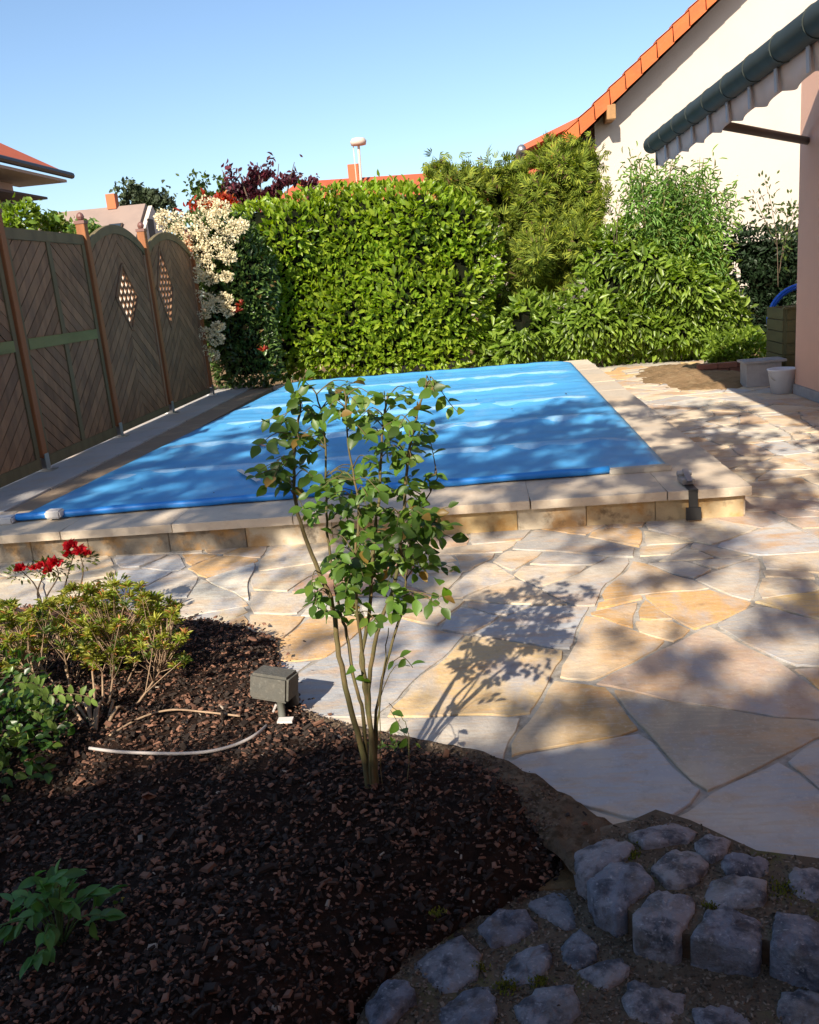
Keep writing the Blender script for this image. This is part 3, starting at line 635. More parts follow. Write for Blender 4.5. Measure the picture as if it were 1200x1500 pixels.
def panel(y0, y1, kind):
    a, c = y0+.05, y1-.05; mid = (a+c)/2
    if kind == 'cross':
        zt = DZ+1.93; fw = .065
        bar(a, ZB+.04, c, ZB+.04, .09, 0, .045, 'bottom_rail', M['frame']); bar(a, zt-.045, c, zt-.045, .09, 0, .045, 'top_rail', M['frame'])
        bar(a+fw/2, ZB+.085, a+fw/2, zt-.09, fw, 0, .045, 'stile', M['frame']); bar(c-fw/2, ZB+.085, c-fw/2, zt-.09, fw, 0, .045, 'stile', M['frame'])
        zm = DZ+1.02
        bar(mid, ZB+.085, mid, zm-.045, .075, .001, .044, 'stile', M['frame']); bar(mid, zm+.045, mid, zt-.09, .075, .001, .044, 'stile', M['frame'])
        bar(a+fw, zm, c-fw, zm, .09, -.004, .044, 'middle_rail', M['rail'])
        backing(a+.01, c-.01, ZB+.03, zt-.02)
        boards(None, a+fw, mid-.0375, zm+.045, zt-.09, 1); boards(None, mid+.0375, c-fw, zm+.045, zt-.09, -1)
        boards(None, a+fw, mid-.0375, ZB+.085, zm-.045, -1); boards(None, mid+.0375, c-fw, ZB+.085, zm-.045, 1)
    else:
        zs, zt = DZ+1.86, DZ+2.06; fn = arch(a, c, zs, zt); fw = .05
        arch_rail(fn, a, c); bar(a, ZB+.04, c, ZB+.04, .07, 0, .045, 'bottom_rail', M['frame'])
        bar(a+fw/2, ZB+.075, a+fw/2, zs-.08, fw, 0, .045, 'stile', M['board']); bar(c-fw/2, ZB+.075, c-fw/2, zs-.08, fw, 0, .045, 'stile', M['board'])
        cy, cz, ry, rz = (mid+.03, DZ+1.34, .30, .34) if y0 < 9 else (a+.42, DZ+1.42, .27, .46)
        hole = (cy, cz, ry, rz); cl = arch_clip(fn, a, c)
        boards(cl, a+fw, mid, ZB+.075, zt, 1, hole=hole); boards(cl, mid, c-fw, ZB+.075, zt, -1, hole=hole)
        lattice(*hole); backing(a+.005, mid, ZB+.03, zt, cl, hole); backing(mid, c-.005, ZB+.03, zt, cl, hole)
        for (u0, v0), (u1, v1) in (((cy-ry, cz), (cy, cz+rz)), ((cy, cz+rz), (cy+ry, cz)), ((cy+ry, cz), (cy, cz-rz)), ((cy, cz-rz), (cy-ry, cz))):
            bar(u0, v0, u1, v1, .03, .002, .034, 'lattice_frame', M['board'])
panel(posts_y[0], posts_y[1], 'cross'); panel(posts_y[1], posts_y[2], 'cross'); panel(posts_y[2], posts_y[3], 'arch'); panel(posts_y[3], posts_y[4], 'arch')
# ------------------------------------------------------------------ HOUSES
def wall_prism(name, poly_xz, y0, y1, m, par):
    b = MB(); b.prism(poly_xz, lambda u, v, w: (u, w, v), y0, y1); return b.build(name, m, par)
# white neighbour with gable to the pool
NY = 17.0
e0 = aty(770, 216, NY); e1 = aty(1030, -4, NY); wl = aty(871, 180, NY)[0]
sl_ = (e1[2]-aty(835, 190, NY)[2])/(e1[0]-aty(835, 190, NY)[0])
kx, kz = aty(835, 190, NY)[0], aty(835, 190, NY)[2]     # top edge of verge reference point
zr = lambda x: kz+sl_*(x-kx)
nb = thing('house', 'white rendered house with steep orange tiled verge behind the hedge on the right', 'house', (6, NY+3, 0))
RX = 8.5; TH = .30
wx0, wx1 = wl, 2*RX-wl
wall_prism('wall', [(wx0, -.05), (wx1, -.05), (wx1, zr(wx0)-TH), (RX, zr(RX)-TH), (wx0, zr(wx0)-TH)], NY, NY+9, M['white'], nb)
ex = aty(800, 200, NY)[0]
def slope_box(x0, x1, y0, y1, th, off, name, m, par, flip=1):
    z0, z1 = zr(x0)-off, zr(x1)-off; b = MB()
    P = [(x0, z0), (x1, z1), (x1, z1-th), (x0, z0-th)]
    if flip < 0: P = [(2*RX-p[0], p[1]) for p in P]
    b.prism(P, lambda u, v, w: (u, w, v), y0, y1); return b.build(name, m, par)
OV = .45
rf = slope_box(ex, RX, NY-OV+.03, NY+9.4, .10, .05, 'roof', M['tile'], nb)
slope_box(ex, RX, NY-OV+.03, NY+9.4, .10, .05, 'roof', M['tile'], nb, -1)
slope_box(ex+.05, RX, NY-OV+.10, NY-.002, .09, .152, 'soffit', M['soffit'], nb)
# verge tiles stepping up the rake
nL = math.hypot(1, sl_); ux, uz = 1/nL, sl_/nL; k = 0; tl = .34
xx = ex
while xx < RX-.1:
    x2 = xx+ux*tl; o1 = .0; b = MB()
    za, zb = zr(xx), zr(x2)
    P = [(xx-.012, za+.020), (x2, zb-.002), (x2+.02, zb-.26), (xx+.0, za-.26)]
    b.prism(P, lambda u, v, w: (u, w, v), NY-OV-.03, NY-OV+.035)
    P = [(xx-.012, za+.028), (x2, zb+.004), (x2, zb-.02), (xx-.012, za+.0)]
    b.prism(P, lambda u, v, w: (u, w, v), NY-OV-.03, NY-OV+.24); b.build('verge_tile', M['tile'], nb); xx = x2
# lower return of the roof with gutter at the eave
lo = aty(768, 207, NY-.1); b = MB(); b.prism([(lo[0], lo[2]-.02), (lo[0]+1.0, lo[2]+.34), (lo[0]+1.0, lo[2]+.24), (lo[0], lo[2]-.12)], lambda u, v, w: (u, w, v), NY+.1, NY+5); b.build('eave_roof', M['redtile'], nb)
b = MB(); b.tube([(lo[0]-.05, NY-.05, lo[2]-.12), (lo[0]-.05, NY+5, lo[2]-.12)], .085, 10); b.build('gutter', M['metal'], nb, smooth=True)
pp = aty(890, 158, NY-.25); b = MB(); b.box((pp[0]+.03, NY-.26, pp[2]-.10), (.15, .45, .24)); b.build('purlin_end', M['wood'], nb, bevel=.01)
b = MB(); b.box((wl-.25, NY+.3, zr(wl)-.75), (.5, .6, .5)); b.build('eave_box', M['soffit'], nb)
# own pink house on the right
ph = thing('house', 'pink rendered house wall at the right edge beside the patio', 'house', (4.5, 5, 0))
HXW = 3.09
b = MB(); b.box((HXW+1.9, 3.75, 1.7), (3.8, 10.9, 3.5)); b.build('wall', M['pink'], ph)
b = MB(); b.box((HXW-.006, 4.2, .05), (.02, 10.0, .10)); b.build('plinth', M['concrete'], ph)
b = MB(); b.box((.6, -3.5, 1.25), (9.0, 3.7, 2.6)); b.build('added_shade_wing', M['pink'], ph)  # unseen wing added behind the camera to shade the foreground
b = MB(); b.box((.6, -3.5, 2.65), (9.4, 4.2, .18), Matrix.Rotation(.10, 3, 'Z')); b.build('added_shade_roof', M['soffit'], ph)  # unseen roof added so its edge throws the foreground shadow
# awning
aw = thing('awning', 'half extended awning with dark green front tube and scalloped valance on the pink house', 'awning', (1.6, 6, 2.4))
AX = 1.6; AZ = 2.40; AYE = 8.54
b = MB(); b.tube([(AX, 1.5, AZ), (AX, AYE, AZ)], .074, 20); b.tube([(AX, AYE, AZ), (AX, AYE+.02, AZ)], .068, 20); b.build('front_tube', M['gutter'], aw, smooth=True).modifiers.new('es', 'EDGE_SPLIT')
ringpx = [(981, 195), (1001, 182), (1024, 167), (1050, 150), (1077, 130), (1115, 100), (1160, 70)]
ry_ = [atx(x, y, AX)[1] for x, y in ringpx]; dy = (ry_[0]-ry_[-1])/6
print('ring ys', [round(v, 2) for v in ry_])
yy = AYE-.22; 
while yy > 2:
    b = MB(); b.tube([(AX, yy-.012, AZ), (AX, yy+.012, AZ)], .078, 20); b.build('joint_ring', M['gutter'], aw); yy -= .47
# valance: scalloped cloth panels with pale stripes
yy = AYE-.08; pw = .47
while yy > 1.8:
    b = MB(); n_ = 10; vs = []; fs = []
    for i in range(n_+1):
        t = i/n_; y = yy-pw*t; zb_ = AZ-.185-.028*math.sin(math.pi*t)
        xo = .03+.015*math.sin(math.pi*2*t)
        vs += [(AX+.02, y, AZ-.05), (AX+xo, y, (AZ-.05+zb_)/2), (AX+xo*1.3, y, zb_)]
    for i in range(n_):
        for k in range(2): fs.append((i*3+k, i*3+k+1, (i+1)*3+k+1, (i+1)*3+k))
    b.add(vs, fs); o = b.build('valance_panel', M['valance'], aw, smooth=True); o.modifiers.new('s', 'SOLIDIFY').thickness = .003
    y0_ = yy-pw; b = MB(); b.prism([(y0_+.02, AZ-.05), (y0_+.02, AZ-.188), (y0_-.02, AZ-.188), (y0_-.02, AZ-.05)], lambda u, v, w: (w+(AZ-v)*.05, u, v), AX-.003, AX+.004); b.build('valance_stripe', M['stripe'], aw)
    yy -= pw
b = MB(); b.box((AX+.03, AYE-.06, AZ-.10), (.012, .05, .16)); b.build('end_bracket', M['darkmetal'], aw)
V = [(AX+.02, 1.5, AZ+.08), (HXW, 1.5, 2.95), (HXW, AYE-.05, 2.95), (AX+.02, AYE-.05, AZ+.08)]
b = MB(); b.add(V+[(v[0], v[1], v[2]-.006) for v in V], [(0, 1, 2, 3), (7, 6, 5, 4), (0, 4, 5, 1), (1, 5, 6, 2), (2, 6, 7, 3), (3, 7, 4, 0)]); b.build('awning_cloth', M['valance'], aw)
b = MB(); b.tube([(AX+.05, 7.25, AZ-.0), (HXW+.0, 9.0, AZ-.05)], .035, 10); b.build('folding_arm', M['arm'], aw, smooth=True)
# far roof with chimney and cowl
fh = thing('house', 'distant low house with long orange roof and brick chimney above the laurel hedge', 'house', (-4, 36, 0))
r0, r1 = aty(445, 266, 35), aty(640, 251, 35)
b = MB(); zR = r0[2]; 
b.add([(r0[0]-2.5, 32, zR-1.9), (r1[0]+6, 32, zR-2.1), (r1[0]+6, 35, zR-.35), (r0[0]-.2, 35, zR+.02), (r0[0]-2.5, 38, zR-1.9), (r1[0]+6, 38, zR-2.1)], [(0, 1, 2, 3), (3, 2, 5, 4), (0, 3, 4), (1, 5, 2), (0, 4, 5, 1)]); b.build('roof', M['redtile'], fh)
b = MB(); b.box((-1.5, 35, (zR-2)/2), (9, 5, zR-2)); b.build('wall', M['white'], fh)
cc = aty(519, 256, 34.6); ch = MB(); ch.box((cc[0], 34.8, cc[2]-.2), (.44, .44, 1.15)); chm = ch.build('chimney', M['brick'], fh)
mp = aty(528, 262, 34.3)
tp = aty(525, 208, 34.3)
ms = thing('mast_antenna', 'white mushroom shaped cowl on a thin mast above the distant orange roof', 'antenna', (mp[0], 34.3, mp[2]-.6))
b = MB(); b.tube([(mp[0], 34.3, mp[2]-.6), (tp[0]+.0, 34.3, tp[2])], .05, 8); b.build('mast', M['white'], ms)
b = MB(); b.tube([(tp[0]-.2, 34.3, mp[2]-.1), (tp[0]-.2, 34.3, tp[2]-.1)], .02, 6); b.build('stay', M['white'], ms)
b = MB(); b.tube([(tp[0], 34.3, tp[2]-.12), (tp[0], 34.3, tp[2]-.1), (tp[0], 34.3, tp[2]+.02), (tp[0], 34.3, tp[2]+.12), (tp[0], 34.3, tp[2]+.16)], [.05, .27, .30, .24, .05], 16); b.build('cowl', M['white'], ms, smooth=True)
# left grey house
LY = 22.0
lh = thing('house', 'grey house with orange roof overhanging on the far left', 'house', (-14, LY+3, 0))
ev = aty(101, 253, LY); a2 = aty(0, 208, LY); slp = (a2[2]-ev[2])/(ev[0]-a2[0]); wr = aty(45, 280, LY)[0]
LX = lambda x: ev[2]+slp*(ev[0]-x)
xr = ev[0]-7; yF, yN = LY, LY-12
b = MB(); b.prism([(ev[0], ev[2]-.02), (xr, LX(xr)), (xr, LX(xr)-.14), (ev[0], ev[2]-.12)], lambda u, v, w: (u, w, v), yN, yF); b.build('roof', M['tile'], lh)
b = MB(); b.box((ev[0]-.62, (yN+yF)/2-.05, ev[2]-.20), (1.2, yF-yN-.2, .06)); b.build('soffit', mat('pale_soffit', (.42, .38, .33), .8), lh)
b = MB(); b.tube([(ev[0]+.05, yN, ev[2]-.07), (ev[0]+.05, yF+.02, ev[2]-.07)], .075, 8); b.build('gutter', M['darkmetal'], lh)
b = MB(); b.box(((wr+xr)/2, (yN+yF)/2-.4, (ev[2]-.23)/2), (wr-xr, yF-yN-.9, ev[2]-.24)); b.build('wall', M['greyrender'], lh)
b = MB(); bb0 = aty(60, 292, LY-1); b.box((wr+.45, LY-2.2, bb0[2]), (.9, 2.2, .05)); b.build('canopy', M['soffit'], lh)
# brown roofed house
BY = 45.0
bh = thing('house', 'distant house with brown roof two roof windows and white gable above the fence', 'house', (-19, BY+4, 0))
rA, rB, gB = aty(72, 306, BY), aty(213, 298, BY), aty(237, 352, BY-3.8)
zt = rB[2]; 
b = MB(); b.add([(rA[0], BY, zt), (rB[0], BY, zt), (rB[0]+.1, BY-4, zt-3.1), (rA[0]-1.5, BY-4, zt-3.1), (rB[0]+.1, BY+4, zt-3.1), (rA[0]-1.5, BY+4, zt-3.1)], [(0, 3, 2, 1), (0, 1, 4, 5), (2, 3, 5, 4), (0, 5, 3), (1, 2, 4)])
rfb = b.build('roof', M['browntile'], bh)
b = MB(); b.add([(rB[0]+.12, BY, zt-.12), (rB[0]+.12, BY-3.6, zt-3.0), (rB[0]+.12, BY+3.6, zt-3.0), (rB[0]+.32, BY, zt-.12), (rB[0]+.32, BY-3.6, zt-3.0), (rB[0]+.32, BY+3.6, zt-3.0)], [(0, 2, 1), (3, 4, 5), (0, 1, 4, 3), (1, 2, 5, 4), (2, 0, 3, 5)]); b.build('gable_wall', M['white'], bh)
b = MB(); b.box(((rA[0]+rB[0])/2, BY, (zt-3.1)/2), (rB[0]-rA[0], 7, zt-3.15)); b.build('wall', M['white'], bh)
for (px_, py_, wd) in ((167, 329, .7), (132, 329, .4)):
    q = aty(px_, py_, BY-1.6); zz = zt-1.6*3.1/4; b = MB(); b.box((q[0], BY-1.62, zz+.05), (wd, .8, .10), Matrix.Rotation(.66, 3, 'X')); o = b.build('roof_window', M['soffit'], bh)
    b = MB(); b.box((q[0], BY-1.64, zz+.11), (wd-.14, .66, .02), Matrix.Rotation(.66, 3, 'X')); b.build('pane', M['glass'], o)
b = MB(); q = aty(226, 333, BY-1.2); b.box((rB[0]+.33, BY-.6, q[2]-.1), (.04, .8, 1.1)); o = b.build('window', M['soffit'], bh)
q = aty(165, 297, BY); b = MB(); b.box((q[0], BY, q[2]+.05), (.45, .45, .7)); b.build('chimney', M['brick'], bh)
# ------------------------------------------------------------------ SHRUBS BEHIND THE POOL
laurel_poly = [(388, 562), (352, 500), (338, 430), (322, 350), (312, 306), (345, 294), (400, 288), (455, 268), (520, 262), (590, 262), (650, 268), (700, 290), (730, 330), (742, 380), (735, 420), (715, 470), (700, 520), (680, 556)]
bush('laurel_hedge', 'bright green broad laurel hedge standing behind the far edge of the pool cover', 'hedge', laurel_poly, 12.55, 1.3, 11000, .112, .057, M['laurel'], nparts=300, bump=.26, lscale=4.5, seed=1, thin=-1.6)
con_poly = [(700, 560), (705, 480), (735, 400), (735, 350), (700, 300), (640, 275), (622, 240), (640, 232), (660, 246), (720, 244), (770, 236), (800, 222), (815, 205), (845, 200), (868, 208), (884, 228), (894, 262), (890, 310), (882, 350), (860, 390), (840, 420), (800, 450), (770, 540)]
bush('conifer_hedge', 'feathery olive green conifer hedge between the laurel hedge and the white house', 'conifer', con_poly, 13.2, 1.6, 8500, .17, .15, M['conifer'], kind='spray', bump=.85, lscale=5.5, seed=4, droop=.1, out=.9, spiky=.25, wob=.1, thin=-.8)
lb_poly = [(700, 545), (712, 505), (745, 460), (770, 425), (815, 440), (850, 425), (862, 370), (885, 335), (930, 318), (985, 300), (1040, 318), (1070, 360), (1090, 405), (1108, 440), (1122, 480), (1120, 515), (1100, 530), (900, 536)]
bush('laurel_bush', 'broad leafed bright green bush with drooping leaves left of the green planter', 'bush', lb_poly, 12.45, 1.4, 6500, .15, .055, M['laurel2'], nparts=300, bump=.42, lscale=5.5, seed=9, droop=1.0, thin=-1.2, wob=.07)
bush('low_laurel_bush', 'low bright bush spilling onto the soil just left of the concrete block', 'bush', [(1040, 532), (1045, 500), (1075, 490), (1110, 485), (1132, 505), (1130, 532)], 11.9, .5, 700, .10, .045, M['laurel2'], nparts=60, bump=.1, seed=3, wob=.04)
bush('shade_toned_bush', 'dark green shaded bush right of the drooping laurel bush and below the bare wall', 'bush', [(1060, 335), (1090, 325), (1130, 338), (1200, 330), (1200, 545), (1090, 545), (1100, 430)], 13.9, 1.2, 4500, .10, .045, M['leaf_in_shade'], bump=.4, lscale=5, seed=6, wob=.09)  # standing in shade, which is painted into its leaf colour
# bamboo
bt = thing('bamboo', 'light feathery bamboo rising above the laurel bush in front of the white wall', 'bamboo', (3, 13.2, 0))
cb = MB(); lp, ld = [], []
for k in range(40):
    bx = random.uniform(935, 1040); top = (bx+random.uniform(-45, 55), random.choice([random.uniform(225, 290), random.uniform(255, 340)])); Yk = 13.1+random.uniform(-.3, .4)
    A = aty(bx, 440, Yk); A[2] = max(A[2], .0); B = aty(top[0], top[1], Yk)
    mid_ = (A+B)/2+np.array((random.uniform(-.06, .06), 0, .1)); pts = spline([A, mid_, B], 6); cb.tube(pts, [.007]*(len(pts)-1)+[.002], 5)
    for q in range(170):
        t = random.uniform(.1, 1); p = pts[int(t*(len(pts)-1))]; o_ = rng.normal(0, .08+.11*(1-t), 3); lp.append(p+o_); ld.append(o_*3+np.array((0, -.2, -.2))+rng.normal(0, .4, 3))
cb.build('cane', M['stem'], bt, smooth=True); lp = np.array(lp)
leaves('foliage', lp, np.array(ld), rvec(len(lp))+np.array((0, -.4, .6)), rng.uniform(.08, .15, len(lp)), .024, M['bamboo'], bt, 'leaf')
# sprig bending left off the wall
def sparse_plant(name, label, cat, twigs, Y, m, nper, L, W, spread, stem_r=.006, sm=None, kind='leaf', nparts=0, group=None):
    t0 = aty(*twigs[0][0], Y); t = thing(name, label, cat, (t0[0], Y, max(0, min(t0[2], .3))), group)
    s = MB(); P, D = [], []
    for tw in twigs:
        Yk = Y+random.uniform(-.1, .1); pts = spline([aty(x, y, Yk) for x, y in tw], 5); s.tube(pts, list(np.linspace(stem_r, stem_r*.35, len(pts))), 5)
        for q in range(nper):
            i = int(random.uniform(.25, 1)*(len(pts)-1)); o_ = rng.normal(0, spread, 3); P.append(pts[i]+o_); D.append(o_/spread+rng.normal(0, .5, 3)+np.array((0, 0, .3)))
    s.build('stem', sm or M['bark'], t, smooth=True); P = np.array(P)
    leaves('foliage', P, np.array(D), rvec(len(P))+np.array((0, -.3, .7)), L*rng.uniform(.7, 1.2, len(P)), W*rng.uniform(.8, 1.2, len(P)), m, t, kind, nparts)
    return t
sparse_plant('slender_shrub', 'thin young shrub with sparse leaves against the white wall beside the pink house', 'shrub', [[(1140, 420), (1138, 350), (1130, 300), (1120, 262)], [(1142, 400), (1150, 340), (1160, 290)], [(1138, 360), (1115, 310), (1108, 290)], [(1145, 380), (1160, 320), (1175, 300)]], 12.6, M['midgreen'], 60, .07, .035, .06)
sparse_plant('arching_shrub', 'wispy shrub arching left in front of the white wall corner above the laurel', 'shrub', [[(905, 400), (905, 320), (925, 270), (960, 235)], [(900, 400), (900, 330), (905, 290)], [(910, 360), (930, 300), (950, 270), (985, 250)]], 13.0, M['laurel2'], 70, .07, .022, .07)
# photinia with cream blossom
pt, dfn, P2 = bush('photinia_bush', 'dark leafed bush covered in cream blossom heads at the end of the fence', 'bush', [(300, 575), (285, 520), (268, 440), (252, 370), (236, 330), (255, 312), (300, 305), (335, 312), (360, 340), (385, 380), (395, 430), (388, 480), (398, 530), (402, 572)], 11.78, 1.1, 5200, .095, .04, M['photinia'], nparts=200, bump=.25, lscale=5, seed=12)
bl = [(250, 325, 20), (275, 330, 20), (262, 345, 17), (300, 325, 18), (322, 318, 16), (240, 318, 12), (285, 352, 16), (310, 345, 20), (328, 352, 18), (315, 365, 18), (295, 372, 15), (335, 376, 11), (300, 392, 13), (308, 408, 11), (290, 405, 10), (345, 335, 12), (352, 330, 11),
      (282, 432, 12), (270, 433, 9), (305, 440, 13), (318, 448, 12), (330, 438, 10), (335, 455, 9), (295, 458, 12), (278, 478, 14), (300, 488, 11), (318, 497, 10), (290, 512, 12), (310, 520, 10), (284, 462, 10), (265, 380, 10), (275, 398, 9), (305, 300, 14), (325, 305, 12), (332, 405, 8), (268, 462, 8), (320, 478, 8)]
for (x, y, r) in bl:
    c0 = aty(x, y, 11.66+random.uniform(-.06, .06)); rr = r*.0095; npt = 200
    v = rvec(npt)*rr*rng.uniform(.35, 1, (npt, 1))**.5*np.array((1.05, .8, .75)); v[:, 2] += lump(v[:, 0], v[:, 1], v[:, 2], 60)*.01
    o_leaf = v+c0; tv, tf = TM['small']; Xa, Ya, Za = frames(v+rvec(npt)*.3*rr, rvec(npt)); s_ = rng.uniform(.02, .036, npt)
    V = o_leaf[:, None]+Xa[:, None]*(tv[None, :, 0:1]*s_[:, None, None])+Ya[:, None]*(tv[None, :, 1:2]*s_[:, None, None])+Za[:, None]*tv[None, :, 2:3]*.03
    Fc = tf[None]+(np.arange(npt)*len(tv))[:, None, None]; mesh_np('flower_head', V.reshape(-1, 3), Fc.reshape(-1, 3), M['cream'], pt)['kind'] = 'stuff'
red = [(354, 448, 18), (348, 458, 12), (386, 515, 10)]
P_, D_ = [], []
for (x, y, r) in red:
    c0 = aty(x, y, 11.68); 
    for k in range(15): d = rvec(1)[0]; d[2] = abs(d[2]); P_.append(c0+d*.01); D_.append(d)
leaves('young_leaf', P_, D_, rvec(len(P_))+np.array((0, 0, 1)), .085, .026, M['redleaf'], pt, 'leaf')
# red leaf shrub, plum and a green tree beyond the hedge
bush('red_leaf_shrub', 'low shrub with red young leaves showing above the cream blossom', 'shrub', [(262, 318), (275, 303), (300, 292), (328, 286), (335, 296), (330, 315), (300, 322)], 13.5, .8, 700, .12, .05, M['redleaf'], bump=.15, core=False, wob=.07, base_z=0)
tp_ = [(326, 300), (322, 262), (334, 238), (352, 236), (372, 246), (384, 240), (392, 258), (410, 256), (420, 262), (438, 250), (450, 268), (448, 292), (400, 305)]
t_, _, _ = bush('plum_tree', 'purple leafed plum tree top rising behind the laurel hedge', 'tree', tp_, 17.0, 1.4, 2600, .12, .06, M['plum'], bump=.6, core=False, thin=-.2, lscale=4.5, seed=14, wob=.13, base_z=0)
b = MB(); c0 = aty(385, 300, 17.6); b.tube([(c0[0], 17.6, -.05), (c0[0]-.05, 17.6, 1.5), (c0[0], 17.6, c0[2])], [.09, .07, .04], 8)
for dx in (-.7, -.4, 0, .4, .7): b.tube([(c0[0], 17.6, c0[2]-.8), (c0[0]+dx*.6, 17.6, c0[2]), (c0[0]+dx, 17.6, c0[2]+.7)], [.03, .02, .006], 5)
b.build('trunk', M['bark'], t_, smooth=True)
def back_tree(name, label, poly, Y, T, n, L, m, seed, cat='tree', group=None):
    t_, _, P2 = bush(name, label, cat, poly, Y, T, n, L, L*.55, m, bump=.5*T/2, core=True, thin=-.55, lscale=4/T, seed=seed, wob=L*1.4, inset=.3, group=group, coremat=M['shadecore'])
    xs = sum(p[0] for p in P2)/len(P2); zt_ = max(p[1] for p in P2); b = MB(); b.tube([(xs, Y+T/2, -.05), (xs+.05, Y+T/2, zt_*.5), (xs, Y+T/2, zt_*.85)], [.12, .09, .04], 8); b.build('trunk', M['bark'], t_, smooth=True); return t_
back_tree('green_tree', 'small light green tree between the red shrub and the purple plum', [(283, 305), (275, 280), (290, 264), (312, 270), (325, 285), (325, 308)], 20, 1.2, 900, .12, M['midgreen'], 15)
back_tree('distant_tree', 'round dark tree top behind the ridge of the brown roof', [(168, 305), (166, 285), (178, 275), (190, 268), (205, 282), (218, 290), (228, 292), (238, 305), (238, 330), (225, 340), (215, 310)], 60, 4, 2200, .38, M['fargreen'], 17)
# greenery behind the fence
for poly, Yd, m_, nm, lab in (([(-30, 345), (-30, 304), (5, 298), (22, 293), (30, 308), (38, 345)], 10.5, 'laurel2', 'garden_shrub', 'yellow green shrub at the left edge showing over the fence top'),
                      ([(45, 350), (42, 330), (55, 316), (66, 318), (80, 332), (84, 355)], 11.0, 'laurel2', 'garden_shrub', 'green shrub behind the fence below the grey canopy'),
                      ([(84, 360), (84, 340), (95, 332), (105, 328), (116, 334), (120, 362)], 10.2, 'bamboo', 'garden_shrub', 'light green shrub behind the fence just left of the post cap')):
    bush(nm, lab, 'shrub', [(x, y) for x, y in poly[:1]]+poly[1:], Yd, .8, 900, .09, .045, M[m_], bump=.2, inset=.1, wob=.06, seed=int(Yd*3), lscale=6, base_z=0)
# ------------------------------------------------------------------ RIGHT CORNER CLUTTER
sp = thing('soil_heap', 'low heap of brown soil at the far right end of the patio', 'soil', (2.6, 10.8, 0))
n_ = 36; V = []; 
for j in range(n_+1):
    for i in range(n_+1):
        u, v = i/n_*2-1, j/n_*2-1; x = 2.55+u*.75; y = 11.2+v*1.6; r = u*u+v*v
        V.append((x, y, -.04+.10*max(0, 1-r)**.7*(1+.25*lump(x, y, 0, 7, 2))+.012*lump(x, y, 0, 30, 5)))
Fq = [(j*(n_+1)+i, j*(n_+1)+i+1, (j+1)*(n_+1)+i+1, (j+1)*(n_+1)+i) for j in range(n_) for i in range(n_)]
o = mesh_np('heap', V, Fq, M['soil'], sp, smooth=True)
# brick pile
bp_ = thing('brick_stack', 'short row of reddish bricks lying on the soil beside the concrete block', 'bricks', (2.95, 11.1, 0))
for r in range(2):
    for k in range(4):
        b = MB(); b.box((2.58+k*.235+r*.1, 11.05, .05+r*.068), (.225, .11, .062), Matrix.Rotation(random.uniform(-.06, .06), 3, 'Z')); b.build('brick', M['brick2'] if 'brick2' in M else M.setdefault('brick2', mat('old_brick', (.20, .085, .055), .9, rand=.2)), bp_, bevel=.004)
# hollow concrete block
cbk = thing('concrete_block', 'grey hollow concrete block standing behind the white bucket', 'concrete block', (2.98, 9.95, 0))
b = MB(); X_, Y_ = 2.98, 9.95
for c_, d_ in (((X_, Y_-.11, .13), (.36, .03, .25)), ((X_, Y_+.11, .13), (.36, .03, .25)), ((X_-.165, Y_, .13), (.03, .19, .25)), ((X_+.165, Y_, .13), (.03, .19, .25)), ((X_, Y_, .13), (.03, .19, .25))): b.box(c_, d_)
b.build('shell', M['concrete'], cbk)
b = MB(); b.box((X_+.01, Y_, .268), (.44, .30, .025)); b.build('cap_slab', M['concrete'], cbk, bevel=.004)
bk = thing('bucket', 'white plastic bucket standing beside the corner of the pink house', 'bucket', (2.99, 9.28, 0))
b = MB(); c_ = (2.99, 9.28); n_ = 24; prof = [(.0, .004), (.10, .004), (.135, .235), (.145, .24), (.145, .25), (.13, .25), (.122, .235), (.095, .012), (0, .012)]
vs = [(c_[0]+r*math.cos(2*math.pi*j/n_), c_[1]+r*math.sin(2*math.pi*j/n_), z) for r, z in prof for j in range(n_)]
fs = [(i*n_+j, i*n_+(j+1) % n_, (i+1)*n_+(j+1) % n_, (i+1)*n_+j) for i in range(len(prof)-1) for j in range(n_)]
b.add(vs, fs); b.build('pail', M['bucket'], bk, smooth=True)
b = MB(); b.tube([(c_[0]+.145*math.cos(a), c_[1]-.05-.09*math.sin(a)*.4, .22-.10*math.sin(a)) for a in np.linspace(0, math.pi, 12)], .004, 6); b.build('handle', M['metal'], bk, smooth=True)
# green slatted planter
pl = thing('planter_box', 'tall green slatted wooden planter box behind the pink house corner', 'planter', (3.35, 10.4, 0))
for k in range(6):
    for (c_, d_) in (((3.62, 10.1, .10+k*.125), (.66, .022, .115)), ((3.27, 10.4, .10+k*.125), (.022, .56, .115)), ((3.62, 10.7, .10+k*.125), (.66, .022, .115))):
        b = MB(); b.box(c_, d_); b.build('slat', M['planter'], pl, bevel=.003)
b = MB()
for x_, y_ in ((3.30, 10.13), (3.93, 10.13), (3.30, 10.67), (3.93, 10.67)): b.box((x_, y_, .39), (.045, .045, .78))
b.build('corner_post', M['planter'], pl); b = MB(); b.box((3.62, 10.09, .795), (.74, .07, .02)); b.build('top_edge', M['planter'], pl)
bc = thing('hose_coil', 'bright blue hose loop standing up behind the green planter', 'hose', (3.4, 10.95, 0))
for k, (dx, rr) in enumerate(((0, .40), (.01, .36))):
    b = MB(); b.tube([(3.74+dx+rr*math.cos(a), 10.9+.05*k, .62+rr*math.sin(a)*.95) for a in np.linspace(0, 2*math.pi, 40)], .018, 8, cap=False); b.build('loop', M['hose'], bc, smooth=True)
